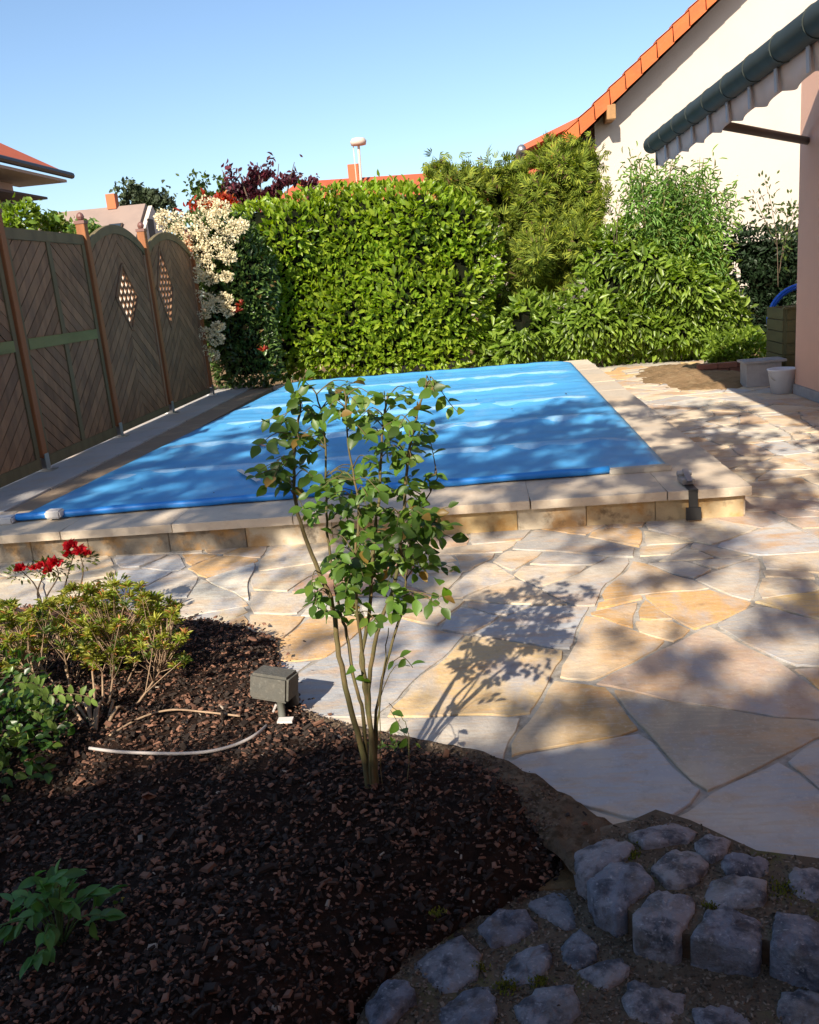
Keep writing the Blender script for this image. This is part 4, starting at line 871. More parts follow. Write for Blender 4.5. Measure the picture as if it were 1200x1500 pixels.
# ------------------------------------------------------------------ FLOWER BED
bed_px = [(-60, 1560), (500, 1540), (520, 1480), (600, 1405), (700, 1350), (800, 1300), (845, 1255), (862, 1225), (820, 1190), (760, 1150), (690, 1115), (600, 1092), (520, 1075), (455, 1052), (445, 1030), (425, 995), (408, 965), (408, 935), (370, 918), (310, 906), (255, 903), (150, 893), (60, 888), (-60, 890)]
Z2 = -.058
bed = [tuple(at(x, y, Z2+.01 if 1 <= i <= 6 else .03)[:2]) for i, (x, y) in enumerate(bed_px)]
lowedge = [bed[i] for i in range(1, 7)]
bed[0] = (-2.6, .7); bed[1] = (-.42, .9); bed[-1] = (-3.0, 4.15)
bed = [(-3.6, .7)]+bed[:-1]+[(-3.0, 4.0), (-3.6, 4.0)]
def bed_h(x, y):
    d = edge_dist(x, y, bed); k = np.clip(d/.16, 0, 1)
    dl = np.full(np.shape(x), 1e9)
    for i in range(5): dl = np.minimum(dl, edge_dist(x, y, [lowedge[i], lowedge[i+1]]))
    kl = np.clip(1-dl/.30, 0, 1)**1.3
    return (Z2-.01)*kl + .012+(.055-.03*kl)*np.sqrt(k)+.022*lump(x, y, 0, 5, 2)*k+.008*lump(x, y, 0, 24, 8)*k
g = .035; xs = np.arange(-3.6, .45, g); ys = np.arange(.7, 4.2, g); GX, GY = np.meshgrid(xs, ys, indexing='ij')
Z = bed_h(GX, GY); ins = in_poly(GX, GY, bed); Z = np.where(ins, Z, -.2)
idg = np.arange(GX.size).reshape(GX.shape); q = np.stack([idg[:-1, :-1], idg[1:, :-1], idg[1:, 1:], idg[:-1, 1:]], -1).reshape(-1, 4)
keep = ins.ravel()[q].any(1); mb_ = mesh_np('flower_bed', np.stack([GX, GY, Z], -1).reshape(-1, 3), q[keep], M['mulch'], None, smooth=True); mb_['kind'] = 'structure'
N_ = 60000; x = rng.uniform(-2.6, .4, N_*3); y = .8+3.3*rng.random(N_*3)**1.5; k = in_poly(x, y, bed); x, y = x[k][:N_], y[k][:N_]; z = bed_h(x, y)+rng.uniform(-.003, .012, len(x))
sx, sy = rng.uniform(-1.6, .3, 6000), rng.uniform(2.0, 4.1, 6000); dd_ = edge_dist(sx, sy, bed); k = ~in_poly(sx, sy, bed) & (dd_ < .16) & (rng.random(6000) < np.exp(-dd_/.035)*.8) & (sx+.74*sy > 1.35)
x, y, z = np.concatenate([x, sx[k]]), np.concatenate([y, sy[k]]), np.concatenate([z, np.where(dd_[k] < .06, .024, .006)])
D = rvec(len(x)); D[:, 2] *= .35; NN = rvec(len(x))*.5+np.array((0, 0, 1))
bx_v = np.array([(-.5, 0, 0), (.5, .08, 0), (.42, .95, 0), (-.38, 1, 0), (-.35, .1, .16), (.38, .2, .2), (.3, .85, .22), (-.3, .9, .14)]); bx_f = np.array([(4, 5, 6), (4, 6, 7), (0, 1, 5), (0, 5, 4), (1, 2, 6), (1, 6, 5), (2, 3, 7), (2, 7, 6), (3, 0, 4), (3, 4, 7)])
TM['chip'] = (bx_v, bx_f); 
L_ = rng.gamma(2.2, .0038, len(x))+.004
leaves('bark_mulch', np.stack([x, y, z], 1), D, NN, L_, L_*rng.uniform(.22, .75, len(x)), M['chip'], None, 'chip', smooth=False)
ml = bpy.data.objects['bark_mulch']; props(ml, 'reddish brown bark mulch covering the flower bed', 'mulch', kind='stuff')
# bare earth edging round the bed
edge_in = [(455, 1062), (520, 1084), (600, 1108), (680, 1136), (745, 1178), (800, 1222), (842, 1262)]
edge_out = [(450, 1044), (530, 1068), (605, 1084), (700, 1100), (770, 1128), (838, 1168), (912, 1212)]
A = spline([at(x, y, .03) for x, y in edge_in], 8); B = spline([at(x, y, 0) for x, y in edge_out], 8); V = []; nk = 14
for i in range(len(A)):
    for j in range(nk):
        t = j/(nk-1); p = A[i]*(1-t)+B[i]*t; wv = .006*lump(p[0], p[1], 0, 40, 3)
        V.append((p[0]+.004*lump(p[0], p[1], 0, 60, 7), p[1], (-.012 if j == nk-1 else .004+.020*min(1, (len(A)-1-i)/8)*math.sin(math.pi*(.12+t*.84))+wv*.8+.004*lump(p[0], p[1], 0, 130, 9)) if j else -.01))
Fq = [(i*nk+j, i*nk+j+1, (i+1)*nk+j+1, (i+1)*nk+j) for i in range(len(A)-1) for j in range(nk-1)]
gA = []
for _ in range(1500):
    i = random.randrange(len(A)-8); t = .02+.8*random.random(); p = (A[i]*(1-t)+B[i]*t); gA.append((p[0]+random.uniform(-.012, .012), p[1]+random.uniform(-.012, .012), .004+.020*math.sin(math.pi*(.12+t*.84))))
n_ = len(gA); eo = mesh_np('bed_edging', V, Fq, M['edging'], None, smooth=True); eo['kind'] = 'structure'
M['grit'] = mat('earth_crumb', (.14, .10, .07), .95, rand=.6)
leaves('earth_crumbs', gA, rvec(n_), rvec(n_)*.5+np.array((0, 0, 1)), rng.uniform(.004, .012, n_), rng.uniform(.004, .009, n_), M['grit'], None, 'chip', smooth=False)
props(bpy.data.objects['earth_crumbs'], 'loose earth crumbs on the bare edge between bark and flagstones', 'soil', kind='stuff')
# ------------------------------------------------------------------ COBBLE STEPS
zc = lambda x, y: (550+.5417*x, 1180+.5417*y)
T1 = [[(690, 75), (800, 35), (865, 60), (850, 85), (735, 105)], [(865, 100), (900, 70), (960, 85), (950, 115), (915, 142), (880, 130)], [(535, 115), (620, 85), (690, 100), (680, 130), (585, 175), (550, 165)],
 [(750, 165), (800, 115), (890, 125), (895, 160), (860, 200), (795, 210)], [(940, 155), (965, 130), (1060, 135), (1065, 165), (1040, 180), (960, 180)], [(575, 200), (640, 160), (705, 165), (750, 205), (700, 245), (655, 275), (600, 245)],
 [(890, 235), (910, 195), (960, 185), (1050, 205), (1045, 255), (970, 265), (905, 260)], [(700, 290), (760, 225), (850, 240), (860, 270), (815, 345), (710, 320)], [(860, 350), (900, 280), (960, 270), (1040, 300), (1030, 375), (960, 370)],
 [(1075, 375), (1085, 285), (1170, 290), (1210, 310), (1215, 415), (1150, 400)], [(1115, 210), (1135, 165), (1200, 165), (1245, 200), (1200, 250), (1150, 235)], [(1240, 300), (1330, 290), (1350, 420), (1250, 430)], [(1290, 190), (1390, 200), (1380, 270), (1280, 260)]]
T2 = [[(415, 262), (480, 220), (520, 225), (540, 315), (500, 318)], [(280, 330), (330, 285), (400, 275), (435, 320), (370, 360), (320, 370)], [(95, 420), (160, 380), (230, 350), (275, 400), (270, 455), (190, 495), (130, 450)],
 [(335, 440), (380, 390), (460, 372), (475, 415), (430, 465), (360, 475)], [(500, 375), (550, 330), (600, 380), (595, 405), (545, 428), (510, 410)], [(545, 440), (600, 425), (665, 415), (682, 445), (625, 487)],
 [(165, 545), (235, 495), (300, 480), (325, 550), (280, 620), (190, 610)], [(375, 540), (450, 490), (530, 480), (550, 545), (500, 591), (440, 600), (400, 575)], [(670, 520), (700, 475), (760, 490), (835, 500), (830, 540), (790, 585), (700, 560)],
 [(860, 540), (950, 520), (1020, 540), (1030, 630), (900, 640)], [(1090, 560), (1100, 500), (1160, 500), (1230, 520), (1230, 640), (1120, 640)], [(330, 640), (420, 620), (470, 700), (350, 720)], [(560, 640), (660, 610), (720, 700), (600, 740)]]
T3 = [[(-25, 530), (30, 465), (85, 475), (105, 510), (60, 545), (0, 600)]]
Z1, Z2 = .024, Z2+.016
f1 = [(866, 1220), (852, 1244), (862, 1274), (892, 1308), (942, 1355), (1005, 1372), (1100, 1378), (1210, 1402), (1330, 1414)]
t1o = [tuple(at(x, y, 0)[:2]) for x, y in f1]+[(1.6, 1.6), (1.6, 1.86), (1.1, 1.88)]+[tuple(at(x, y, 0)[:2]) for x, y in [(1200, 1262), (1110, 1250), (1060, 1228), (1010, 1205), (960, 1190), (925, 1205)]]
sp1 = [tuple(p[:2]) for p in spline([(p[0], p[1], 0) for p in t1o[:9]], 4)]+t1o[9:]
def tier(name, outline, ztop, zbot, m):
    b = MB(); n = len(outline); vs = [(p[0], p[1], zbot) for p in outline]+[(p[0]+random.uniform(-.003, .003), p[1]+random.uniform(-.003, .003), ztop) for p in outline]
    b.add(vs, [tuple(range(n, 2*n))]+[(i, (i+1) % n, n+(i+1) % n, n+i) for i in range(n)]); return props(b.build(name, m), kind='structure')
step1 = tier('upper_step', sp1, .0085, -.25, M['joint'])
t2o = [tuple(at(x, y, Z2)[:2]) for x, y in [(500, 1530), (540, 1450), (580, 1380), (680, 1310), (790, 1240)]]+[(.35, 2.0), (1.6, 1.84), (1.6, .6), (-.5, .6)]
step2 = tier('lower_step', t2o, Z2-.014, -.29, M['joint'])
GC = [(.21, .225, .27), (.29, .28, .30), (.17, .19, .235), (.33, .31, .31), (.25, .26, .29)]
def sett(poly, ztop, zbot, par):
    P = [tuple(at(*zc(x, y), ztop)[:2]) for x, y in poly]
    mx_, my_ = np.mean([p[0] for p in P]), np.mean([p[1] for p in P]); P = [(mx_+(p[0]-mx_)*1.10, my_+(p[1]-my_)*1.10) for p in P]
    P = rough_outline(P, .012, .0020)
    return slab('cobblestone', P, ztop+random.uniform(-.003, .006), zbot, M['granite'], par, random.choice(GC), bev=.005, dome=.007, tilt=.009, smooth=True, rnd=.0026)
for k, p in enumerate(T1): sett(p, Z1, -.10, step1)
for p in T2: sett(p, Z2, Z2-.05, step2)
for p in T3: sett(p, -.03, -.16, step2)
gx, gy = rng.uniform(-.45, .95, 16000), rng.uniform(1.3, 2.1, 16000); i1 = in_poly(gx, gy, sp1) & (edge_dist(gx, gy, sp1) > .012); i2 = ~i1 & in_poly(gx, gy, t2o)
gp = np.concatenate([np.stack([gx, gy, np.full(16000, .009)], 1)[i1], np.stack([gx, gy, np.full(16000, Z2-.013)], 1)[i2]]); gp = gp[~(in_poly(gp[:, 0], gp[:, 1], bed) & (edge_dist(gp[:, 0], gp[:, 1], bed) > .1))]; n_ = len(gp)
M['sand'] = mat('joint_sand', (.17, .135, .10), .95, rand=.6, extra=[(.2, (.30, .27, .23)), (.25, (.06, .05, .035))])
leaves('joint_crumbs', gp, rvec(n_)*np.array((1, 1, .4)), rvec(n_)*.5+np.array((0, 0, 1)), rng.gamma(2, .0022, n_)+.002, rng.gamma(2, .0016, n_)+.002, M['sand'], None, 'chip', smooth=False)
props(bpy.data.objects['joint_crumbs'], 'coarse sand and grit lying in the joints between the cobblestones', 'grit', kind='stuff')
for sgn in (0,):   # coarse grit and moss in the joints
    mt = thing('joint_moss', 'yellow green moss tufts growing in the cobblestone joints', 'moss', (.2, 1.8, 0)); P_ = []
    for (x, y, r, zz) in [(640+0, 0, 0, 0)][:0]+[(1150, 1305, 26, .008), (925, 1255, 14, .008), (742, 1448, 14, Z2-.01), (700, 1420, 10, Z2-.01), (790, 1440, 12, Z2-.01), (935, 1235, 10, .008), (1040, 1330, 8, .008), (960, 1335, 8, .008), (640, 1340, 8, .06)]:
        c0 = at(x, y, zz); 
        for q_ in range(int(r*9)): P_.append(c0+np.array((rng.normal(0, r*.0009), rng.normal(0, r*.0007), rng.uniform(-.003, .006))))
    P_ = np.array(P_); leaves('tuft', P_, rvec(len(P_))*.6+np.array((0, 0, .8)), rvec(len(P_)), .010, .004, M['moss'], mt, 'small')
# ------------------------------------------------------------------ ROSE SHRUB
RY = 2.17
rs = thing('rose_shrub', 'upright multi stemmed shrub with dark green leaves growing in the bark mulch', 'shrub', (*at(540, 1165, .06)[:2], .05))
stems_px = [([(541, 1172), (535, 1120), (515, 1040), (497, 960), (488, 890), (462, 825), (440, 765), (430, 700), (434, 640), (441, 590)], .0095, 0),
 ([(546, 1172), (548, 1100), (536, 1020), (530, 960), (541, 900), (546, 820), (556, 720), (560, 640), (568, 575)], .008, .02),
 ([(550, 1168), (545, 1090), (541, 1010), (552, 930), (580, 850), (590, 760), (598, 670), (612, 600), (632, 552)], .0075, -.03),
 ([(537, 1160), (534, 1060), (520, 1000), (508, 930), (495, 880), (480, 780), (478, 700), (470, 600), (455, 565)], .006, .05),
 ([(543, 1150), (540, 1040), (533, 980), (524, 900), (520, 830), (525, 740), (510, 650), (505, 570)], .006, -.05),
 ([(548, 1140), (552, 1040), (575, 940), (592, 880), (600, 800), (622, 740), (640, 700)], .005, .06),
 ([(556, 1170), (551, 1100), (560, 1000), (570, 920)], .004, .03), ([(590, 1100), (598, 1080), (588, 1050), (570, 1030)], .0015, .1), ([(553, 1100), (556, 1040), (575, 980), (600, 975)], .0015, .05)]
allst = []
for pts, r, dy in stems_px:
    n_ = len(pts); W_ = [aty(x, y, RY+dy*min(1, i/3)) for i, (x, y) in enumerate(pts)]; W_[0][2] = min(W_[0][2], .03)
    S = spline(W_, 5); S = [p+rng.normal(0, .0012, 3) for p in S]; b = MB(); b.tube(S, list(np.linspace(r, max(r*.3, .001), len(S))), 7); b.build('stem', M['stem'], rs, smooth=True); allst.append(S)
rpoly = [(378, 612), (420, 575), (450, 553), (500, 560), (560, 558), (600, 572), (635, 548), (668, 590), (650, 612), (625, 640), (640, 690), (628, 720), (662, 760), (668, 870), (630, 860), (590, 905), (545, 890), (500, 900), (465, 880), (445, 850), (478, 790), (455, 750), (440, 720), (375, 715), (395, 668), (378, 640)]
RP = [(aty(x, y, RY)[0], aty(x, y, RY)[2]) for x, y in rpoly]
P_, D_, N_l = [], [], []; tw = MB(); cnt = 0; target = 180
xmin, xmax = min(p[0] for p in RP), max(p[0] for p in RP); zmin, zmax = min(p[1] for p in RP), max(p[1] for p in RP)
stp = np.array([p for S in allst[:6] for p in S])
while cnt < target:
    x, z = random.uniform(xmin, xmax), random.uniform(zmin, zmax)
    if not in_poly(np.array([x]), np.array([z]), RP)[0]: continue
    if random.random() < .35 and z < .6: continue
    if random.random() < .2 and x > -.22: continue
    e = np.array((x, RY+random.uniform(-.16, .16), z))
    cand = stp[stp[:, 2] < z+.02]; dd = np.linalg.norm(cand-e, axis=1)+rng.random(len(cand))*.05; s = cand[dd.argmin()]
    m_ = (s+e)/2+np.array((0, 0, .02)); pts = spline([s, m_, e], 4); tw.tube(pts, list(np.linspace(.0018, .0008, len(pts))), 5)
    axis = (e-s)/max(np.linalg.norm(e-s), 1e-6); side = np.cross(axis, (0, -.5, 1)); side /= np.linalg.norm(side)+1e-9
    for k, (t, sg) in enumerate(((1, 0), (.78, 1), (.78, -1), (.5, 1), (.5, -1))):
        P_.append(s+(e-s)*t); D_.append(axis*(1 if sg == 0 else .35)+side*sg*.9+np.array((0, 0, -.25))+rng.normal(0, .2, 3)); N_l.append(np.array((0, -.45, .8))+rng.normal(0, .45, 3))
    cnt += 1
# named sprigs that stand out
for path in ([(632, 552), (648, 575), (660, 592), (672, 605)], [(441, 590), (420, 605), (400, 612), (382, 618)], [(434, 660), (410, 690), (395, 708), (380, 718)], [(440, 640), (415, 640), (395, 655)], [(455, 566), (445, 556), (448, 548)], [(612, 780), (640, 750), (660, 742)], [(598, 1085), (585, 1062), (572, 1040)], [(575, 970), (590, 962), (605, 978)]):
    pts = spline([aty(x, y, RY-.03) for x, y in path], 4); tw.tube(pts, .0011, 5)
    for i in range(1, len(pts), 2):
        sg = 1 if (i//2) % 2 else -1; P_.append(pts[i]); D_.append(np.array((.5*sg, -.3, .5*sg-.3))+rng.normal(0, .2, 3)); N_l.append(np.array((0, -.5, .7))+rng.normal(0, .4, 3))
tw.build('twig', M['stem'], rs, smooth=True)['kind'] = 'stuff'
n_ = len(P_); s = rng.uniform(.75, 1.25, n_); print('rose leaves', n_)
P_, D_, N_l = np.array(P_), np.array(D_), np.array(N_l)
leaves('foliage', P_[:300], D_[:300], N_l[:300], .039*s[:300], .0235*s[:300], M['rose'], rs, 'fine', nparts=300)
if n_ > 300: leaves('foliage', P_[300:], D_[300:], N_l[300:], .035*s[300:], .021*s[300:], M['rose'], rs, 'fine')
LIT = [(650, 860), (640, 848), (655, 838), (600, 868), (612, 880), (570, 878), (525, 878), (508, 985), (520, 995), (530, 885)]  # leaves the sun shines through, painted brighter
leaves('x', [aty(x, y, RY-.05) for x, y in LIT], rvec(len(LIT))+np.array((.4, 0, -.2)), rvec(len(LIT))*.4+np.array((0, -.6, .6)), .046, .030, M['roselit'], rs, 'fine', nparts=len(LIT), label='bright green leaf with sunlight painted into its colour')
# ------------------------------------------------------------------ PIERIS
PY_ = 2.95
ps = thing('pieris_bush', 'yellow green bushy shrub with bare tan branches at its foot in the bark mulch', 'bush', (*at(140, 1085, .06)[:2], .05))
base = at(140, 1088, .06); P_, D_ = [], []; Pl, Dl = [], []
pp_poly = [(-40, 1000), (-40, 905), (0, 880), (50, 888), (90, 862), (135, 858), (190, 850), (225, 868), (258, 885), (270, 930), (285, 965), (262, 985), (215, 960), (180, 985), (120, 975), (90, 950), (50, 960), (20, 990)]
cl_ = [tuple(rng.uniform((-40, 850), (290, 995))) for _ in range(900)]
xs_, ys_ = np.array([c[0] for c in cl_]), np.array([c[1] for c in cl_]); ok = in_poly(xs_, ys_, pp_poly); tips = [(x, y) for x, y, o_ in zip(xs_, ys_, ok) if o_][:430]
st = MB(); mains = []
for (x1_, y1_) in ((95, 960), (130, 940), (170, 950), (205, 960), (60, 975), (240, 975), (150, 985), (110, 1000), (30, 970)):
    Yk = PY_+random.uniform(-.15, .2); e = aty(x1_, y1_, Yk); a = base+rng.normal(0, .012, 3)*np.array((1, 1, 0)); a[2] = .04
    m_ = a*.5+e*.5+np.array((random.uniform(-.03, .03), 0, -.02)); S = spline([a, a*.7+e*.3+np.array((0, 0, .05)), m_, e], 5); st.tube(S, list(np.linspace(.007, .003, len(S))), 6); mains += S[8:]
for path in ([(140, 1088), (165, 1068), (225, 1042), (300, 1036)], [(140, 1085), (120, 1050), (105, 1010), (95, 975)], [(142, 1080), (175, 1040), (205, 1000)], [(140, 1088), (95, 1075), (85, 1055)]):
    pts = [aty(x, y, 2.85) for x, y in path]; st.tube(spline(pts, 5), .004, 6)
mains = np.array(mains)
for (x, y) in tips:
    topness = 1-(y-850)/130; Yk = PY_+random.uniform(-.22, .35)*(1-.3*topness); e = aty(x, y, Yk)
    s = mains[np.argmin(np.linalg.norm(mains-e, axis=1)+rng.random(len(mains))*.08)]
    st.tube([s, (s+e)/2+rng.normal(0, .008, 3), e], [.0022, .0015, .001], 4, cap=False)
    young = random.random() < .6+.5*topness
    for q_ in range(24):
        d = rng.normal(0, 1, 3); d[2] = abs(d[2])*.7+.15; d /= np.linalg.norm(d); pos = e+np.array((0, 0, -.012*random.random()))+d*.003
        (P_ if young else Pl).append(pos); (D_ if young else Dl).append(d)
st.build('branch', M['dryst'], ps, smooth=True)
for P2_, D2_, m_ in ((P_, D_, 'pieris'), (Pl, Dl, 'pieris_low')):
    n_ = len(P2_); leaves('foliage', P2_, D2_, rvec(n_)*.5+np.array((0, 0, 1)), rng.uniform(.018, .034, n_), rng.uniform(.006, .010, n_), M[m_], ps, 'leaf')
# ------------------------------------------------------------------ EUONYMUS at left edge
eu = thing('broadleaf_bush', 'dark glossy green bush with bright sprays at the left edge below the yellow bush', 'bush', (-1.75, 2.45, 0))
def blob_leaves(cs, n, L, W, m, t, nparts=0, kind='fine', front=True):
    P, D, N = [], [], []
    for (c, r) in cs:
        k = int(n*r[0]*r[2]/sum(q[1][0]*q[1][2] for q in cs)); v = rvec(k); rad = rng.uniform(.6, 1.05, (k, 1)); p = np.array(c)+v*rad*np.array(r); P.append(p); D.append(v+rvec(k)*.7+np.array((0, 0, .2))); N.append(v*.5+rvec(k)*.6+np.array((0, -.2, .7)))
    P = np.concatenate(P); D = np.concatenate(D); N = np.concatenate(N); k = P[:, 2] > .02; P, D, N = P[k], D[k], N[k]
    s = rng.uniform(.7, 1.2, len(P)); leaves('foliage', P, D, N, L*s, W*s, m, t, kind, nparts, key=P[:, 1]-P[:, 0]*.3)
blob_leaves([((-1.60, 2.35, .17), (.24, .22, .19)), ((-1.78, 2.6, .18), (.24, .25, .20)), ((-1.85, 2.25, .2), (.3, .25, .24)), ((-1.60, 2.55, .09), (.2, .2, .10))], 1700, .036, .021, M['euonymus'], eu, nparts=250)
b = MB()
for (x, y, zz, r) in ((-1.64, 2.38, .13, .17), (-1.80, 2.58, .14, .18), (-1.88, 2.25, .15, .22)):
    for i in range(7):
        a1 = rng.normal(0, .6); a2 = rng.normal(0, .6); b.tube([(x, y, 0), (x+.5*r*math.sin(a1), y+.5*r*math.sin(a2), zz*.7), (x+r*math.sin(a1), y+r*math.sin(a2), zz*1.5)], [.006, .004, .002], 5)
b.build('branch', M['bark'], eu, smooth=True)
P_, D_ = [], []; b = MB()
for path in ([(10, 1025), (45, 1018), (75, 1018), (105, 1016), (135, 1022)], [(0, 1090), (15, 1080), (30, 1072)], [(20, 1000), (45, 1000), (62, 1008)], [(-5, 1100), (10, 1115), (5, 1130)], [(40, 1040), (60, 1045), (78, 1058)]):
    pts = spline([aty(x, y, 2.4) for x, y in path], 5); b.tube(pts, .0015, 5)
    for i in range(1, len(pts), 1):
        sg = 1 if i % 2 else -1; P_.append(pts[i]); D_.append(np.array((.35, -.1, .8*sg))+rng.normal(0, .2, 3))
b.build('shoot', M['stem'], eu, smooth=True)
leaves('x', P_, D_, rvec(len(P_))*.3+np.array((0, -.8, .5)), .034, .018, M['euo2'] if 'euo2' in M else M.setdefault('euo2', leafmat('young_euonymus_leaf', (.20, .30, .07), .2, .4, .4)), eu, 'fine', nparts=len(P_), label='pale young leaf on a side shoot')
# ------------------------------------------------------------------ AZALEA
azp = thing('azalea', 'small azalea with crimson flowers at the back left of the bed by the pool step', 'azalea', (-1.92, 3.62, .02))
b = MB(); fl, lf, ld = [], [], []
AY = 3.6
for path, r in (([(62, 905), (60, 880), (50, 855), (30, 835)], 1), ([(62, 905), (68, 875), (85, 845), (82, 830)], 1), ([(62, 905), (90, 870), (100, 840), (108, 812)], 1), ([(112, 890), (118, 860), (122, 835), (118, 815)], 1), ([(112, 890), (125, 865), (140, 850), (165, 848)], 0), ([(62, 905), (55, 870), (62, 845), (66, 825)], 1)):
    pts = spline([aty(x, y, AY) for x, y in path], 5); pts[0][2] = .03; b.tube(pts, list(np.linspace(.005, .002, len(pts))), 5)
    e = pts[-1]
    for q_ in range(45): d = rvec(1)[0]; lf.append(e+d*.045*np.array((1.3, 1, .6))-np.array((0, 0, .02))); ld.append(d+np.array((0, 0, .3)))
b.build('stem', M['bark'], azp, smooth=True)
n_ = len(lf); leaves('foliage', lf, ld, rvec(n_)*.5+np.array((0, 0, 1)), .028, .011, M['azleaf'], azp, 'leaf')
for (x, y, r) in ((30, 834, 11), (50, 832, 9), (62, 830, 10), (82, 826, 15), (70, 838, 9), (105, 802, 14), (118, 808, 13), (100, 812, 9), (128, 812, 8)):
    c0 = aty(x, y, AY-.03); k = 16; d = rvec(k); d[:, 2] = np.abs(d[:, 2])*.8; d[:, 1] -= .3
    tv, tf = TM['leaf']; Xa, Ya, Za = frames(d, rvec(k)); s_ = r*.0030
    V = c0+Xa[:, None]*(tv[None, :, 0:1]*s_*.75)+Ya[:, None]*(tv[None, :, 1:2]*s_)+Za[:, None]*tv[None, :, 2:3]*s_*2
    Fc = tf[None]+(np.arange(k)*len(tv))[:, None, None]; mesh_np('flower', V.reshape(-1, 3), Fc.reshape(-1, 3), M['azflower'], azp)
# ------------------------------------------------------------------ HERB bottom left
hb = thing('leafy_herb', 'low leafy green plant alone in the dark mulch at the bottom left', 'plant', (*at(90, 1375, .06)[:2], .05))
base = at(88, 1378, .07); P_, D_, N_l = [], [], []; b = MB()
for k in range(17):
    a = k*2.4+random.uniform(-.3, .3); r = .03+.12*((k+1)/17); h = .15-.11*((k+1)/17)+random.uniform(0, .02)
    tip = base+np.array((r*math.cos(a), r*.8*math.sin(a), h)); b.tube(spline([base+np.array((0, 0, -.02)), (base+tip)/2+np.array((0, 0, .03)), tip], 4), .002, 5)
    for q_ in range(7): d = np.array((math.cos(a), math.sin(a), .15))+rng.normal(0, .6, 3); P_.append(tip-np.array((math.cos(a), math.sin(a), 0))*.02*q_*.5+np.array((0, 0, -.004*q_))); D_.append(d); N_l.append(np.array((0, -.15, 1))+rng.normal(0, .3, 3))
b.build('stalk', M['herbst'] if 'herbst' in M else M.setdefault('herbst', mat('herb_stalk', (.08, .14, .04), .6)), hb, smooth=True)
leaves('foliage', P_, D_, N_l, rng.uniform(.03, .052, len(P_)), rng.uniform(.018, .028, len(P_)), M['herb'], hb, 'fine', nparts=len(P_))
hb2 = thing('seedling', 'tiny pale green seedling right of the leafy plant in the mulch', 'plant', (*at(172, 1335, .06)[:2], .05)); c0 = at(172, 1332, .07)
leaves('x', [c0+rng.normal(0, .008, 3) for _ in range(10)], rvec(10)+np.array((0, 0, .6)), rvec(10)*.3+np.array((0, -.3, 1)), .022, .012, M['azleaf'], hb2, 'fine', nparts=10)
sk = thing('seedling', 'low sprig of small leaves at the foot of the shrub stems by the bed edge', 'plant', (*at(575, 1100, .03)[:2], .04)); c0 = at(572, 1102, .05)
leaves('x', [c0+np.array((rng.normal(0, .03), rng.normal(0, .015), rng.uniform(0, .02))) for _ in range(30)], rvec(30)+np.array((0, 0, .4)), rvec(30)*.4+np.array((0, -.3, 1)), .022, .010, M['rose'], sk, 'fine', nparts=30)
# ------------------------------------------------------------------ GARDEN LAMP
gl = thing('garden_lamp', 'square grey stone look garden lamp leaning at the bed edge beside the shrub', 'garden lamp', (*at(418, 1058, .05)[:2], .04))
ctr = aty(402, 1002, 2.75); Rt = Matrix.Rotation(-.22, 3, 'Z') @ Matrix.Rotation(.10, 3, 'Y') @ Matrix.Rotation(-.12, 3, 'X')
b = MB(); b.box((0, 0, 0), (.142, .10, .092)); vs = b.v; b.v = [tuple(Rt @ Vector(v)+Vector(ctr)) for v in vs]; b.build('housing', M['lampbox'], gl, bevel=.009)
b = MB(); b.box((0, 0, 0), (.118, .006, .066)); vs = b.v; b.v = [tuple(Rt @ (Vector(v)+Vector((0, .051, 0)))+Vector(ctr)) for v in vs]; b.build('lens', M['glass'], gl)
ft = at(416, 1062, .05); b = MB(); b.tube([tuple(Rt @ Vector((.02, 0, -.04))+Vector(ctr)), (ft[0]-.002, ft[1], ft[2]-.03)], .013, 8); b.build('post', M['lamppost'], gl, smooth=True)
sk_ = aty(427, 1045, 2.79); b = MB(); b.tube([(sk_[0], sk_[1], .04), (sk_[0], sk_[1], .075), (sk_[0]-.004, sk_[1], .10), (sk_[0]-.012, sk_[1], .14)], [.034, .034, .026, .022], 14); b.build('socket', M['darkmetal'], gl, smooth=False)
b = MB(); b.box((ft[0]+.01, ft[1]-.01, .072), (.05, .03, .008)); b.build('spike_plate', M['strap'], gl)
cbp = [(131, 1096), (170, 1101), (210, 1103), (260, 1104), (305, 1101), (345, 1091), (378, 1074), (396, 1056), (401, 1042), (405, 1032)]
b = MB(); pts = []
for i, (x, y) in enumerate(cbp): pts.append(at(x, y, .10) if i < 7 else aty(x, y, 2.72))
S = spline(pts, 6); b.tube(S, .0052, 8)
props(b.build('power_cable', M['cable'], None, smooth=True), 'pale grey cable looping over the mulch from the lamp to the yellow bush', 'cable')
b = MB(); b.tube(spline([at(160, 1078, .09), at(205, 1052, .10), at(250, 1040, .095), at(300, 1043, .09), at(352, 1049, .085)], 6), .0035, 7)
props(b.build('dry_stick', M['dryst'], None, smooth=True), 'thin pale dry stick lying on the mulch left of the garden lamp', 'stick')
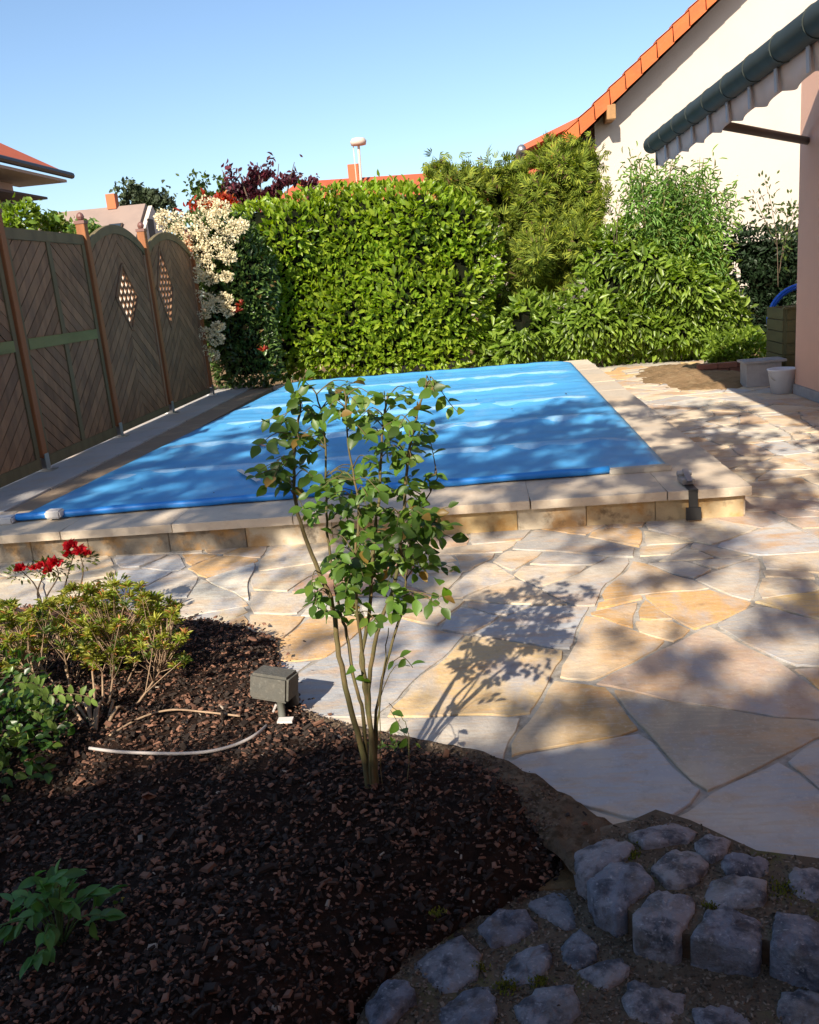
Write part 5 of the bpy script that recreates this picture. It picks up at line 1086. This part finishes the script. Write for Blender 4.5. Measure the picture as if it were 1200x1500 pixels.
# ------------------------------------------------------------------ SHADE TREES behind the camera
tr = thing('garden_tree', 'tall broad leaved tree behind the viewer casting dappled shade', 'tree', (-4.9, -8, -.05))
def shade_p(X, Y):  # wanted shade on the ground; the unseen crown is shaped to cast it
    p = np.full(X.shape, .5)
    p = np.where(Y < 2.85, .74, p)
    p = np.where((X < -1.6) & (Y < 2.8), .6, p)
    p = np.where((X > -.40) & (X < .05) & (Y > 2.5) & (Y < 3.5), .0, p)
    p = np.where((X > .15) & (Y > 2.75) & (Y < 3.3), .42, p)
    p = np.where((Y > 3.3) & (Y < 4.9), .36, p)
    p = np.where((Y > 4.9) & (Y < 7.6) & (X < 1.1), .64, p)
    p = np.where((Y > 7.6) & (Y < 8.6) & (X < 1.1), .45, p)
    p = np.where((Y > 4.9) & (Y < 8.8) & (X >= 1.1), .50, p)
    p = np.where((Y > 8.6) & (X < 1.2), -.5, p); p = np.where((Y > 8.9), -.5, p)
    p = np.where((X < -.85) & (X > -2.1) & (Y > 2.5) & (Y < 4.2), -.4, p); p = np.where((X < -.35) & (X >= -.85) & (Y > 2.5) & (Y < 3.3), -.1, p)
    return p
def n2(X, Y, s, seed): return lump(X, Y*.8, 0, s, seed, 12)
NC = 26000; X = rng.uniform(-4.2, 3.4, NC); Y = rng.uniform(.4, 9.2, NC)
pr = shade_p(X+rng.normal(0, .06, NC), Y+rng.normal(0, .08, NC)); nz = .55*n2(X, Y, 7.5, 11)+.55*n2(X, Y, 17, 23)
keep = (nz*.42+.5 < pr-.07)
X, Y = X[keep], Y[keep]; tt = 10.5+2.2*lump(X, Y, 0, 1.1, 3)+rng.uniform(-1.2, 1.2, len(X)); S3 = np.array(SD)
cpos = np.stack([X, Y, np.zeros(len(X))], 1)+S3*tt[:, None]
k = 4; P = np.repeat(cpos, k, 0)+rng.normal(0, .04, (len(cpos)*k, 3)); n_ = len(P); print('shade leaves', n_)
leaves('foliage', P, rvec(n_), rvec(n_)+np.array(SD)*.8, rng.uniform(.07, .12, n_), rng.uniform(.045, .07, n_), M['shadeleaf'], tr, 'small', smooth=False)
b = MB(); b.tube([(-4.9, -8, -.05), (-4.8, -7.8, 1.5), (-4.4, -7.4, 3.4), (-3.6, -6.8, 5)], [.26, .2, .17, .13], 10)
for k in range(12):
    q = cpos[int(rng.integers(len(cpos)))]; b.tube([(-3.7, -6.9, 4.7+random.uniform(-.5, .4)), ((-3.6+q[0])/2, (-6.7+q[1])/2, (4.6+q[2])/2-.1), tuple(q)], [.05, .025, .006], 6)
b.build('trunk', M['bark'], tr, smooth=True)
print('objects', len(bpy.data.objects), 'tris~', sum(len(o.data.polygons) for o in bpy.data.objects if o.type == 'MESH'))
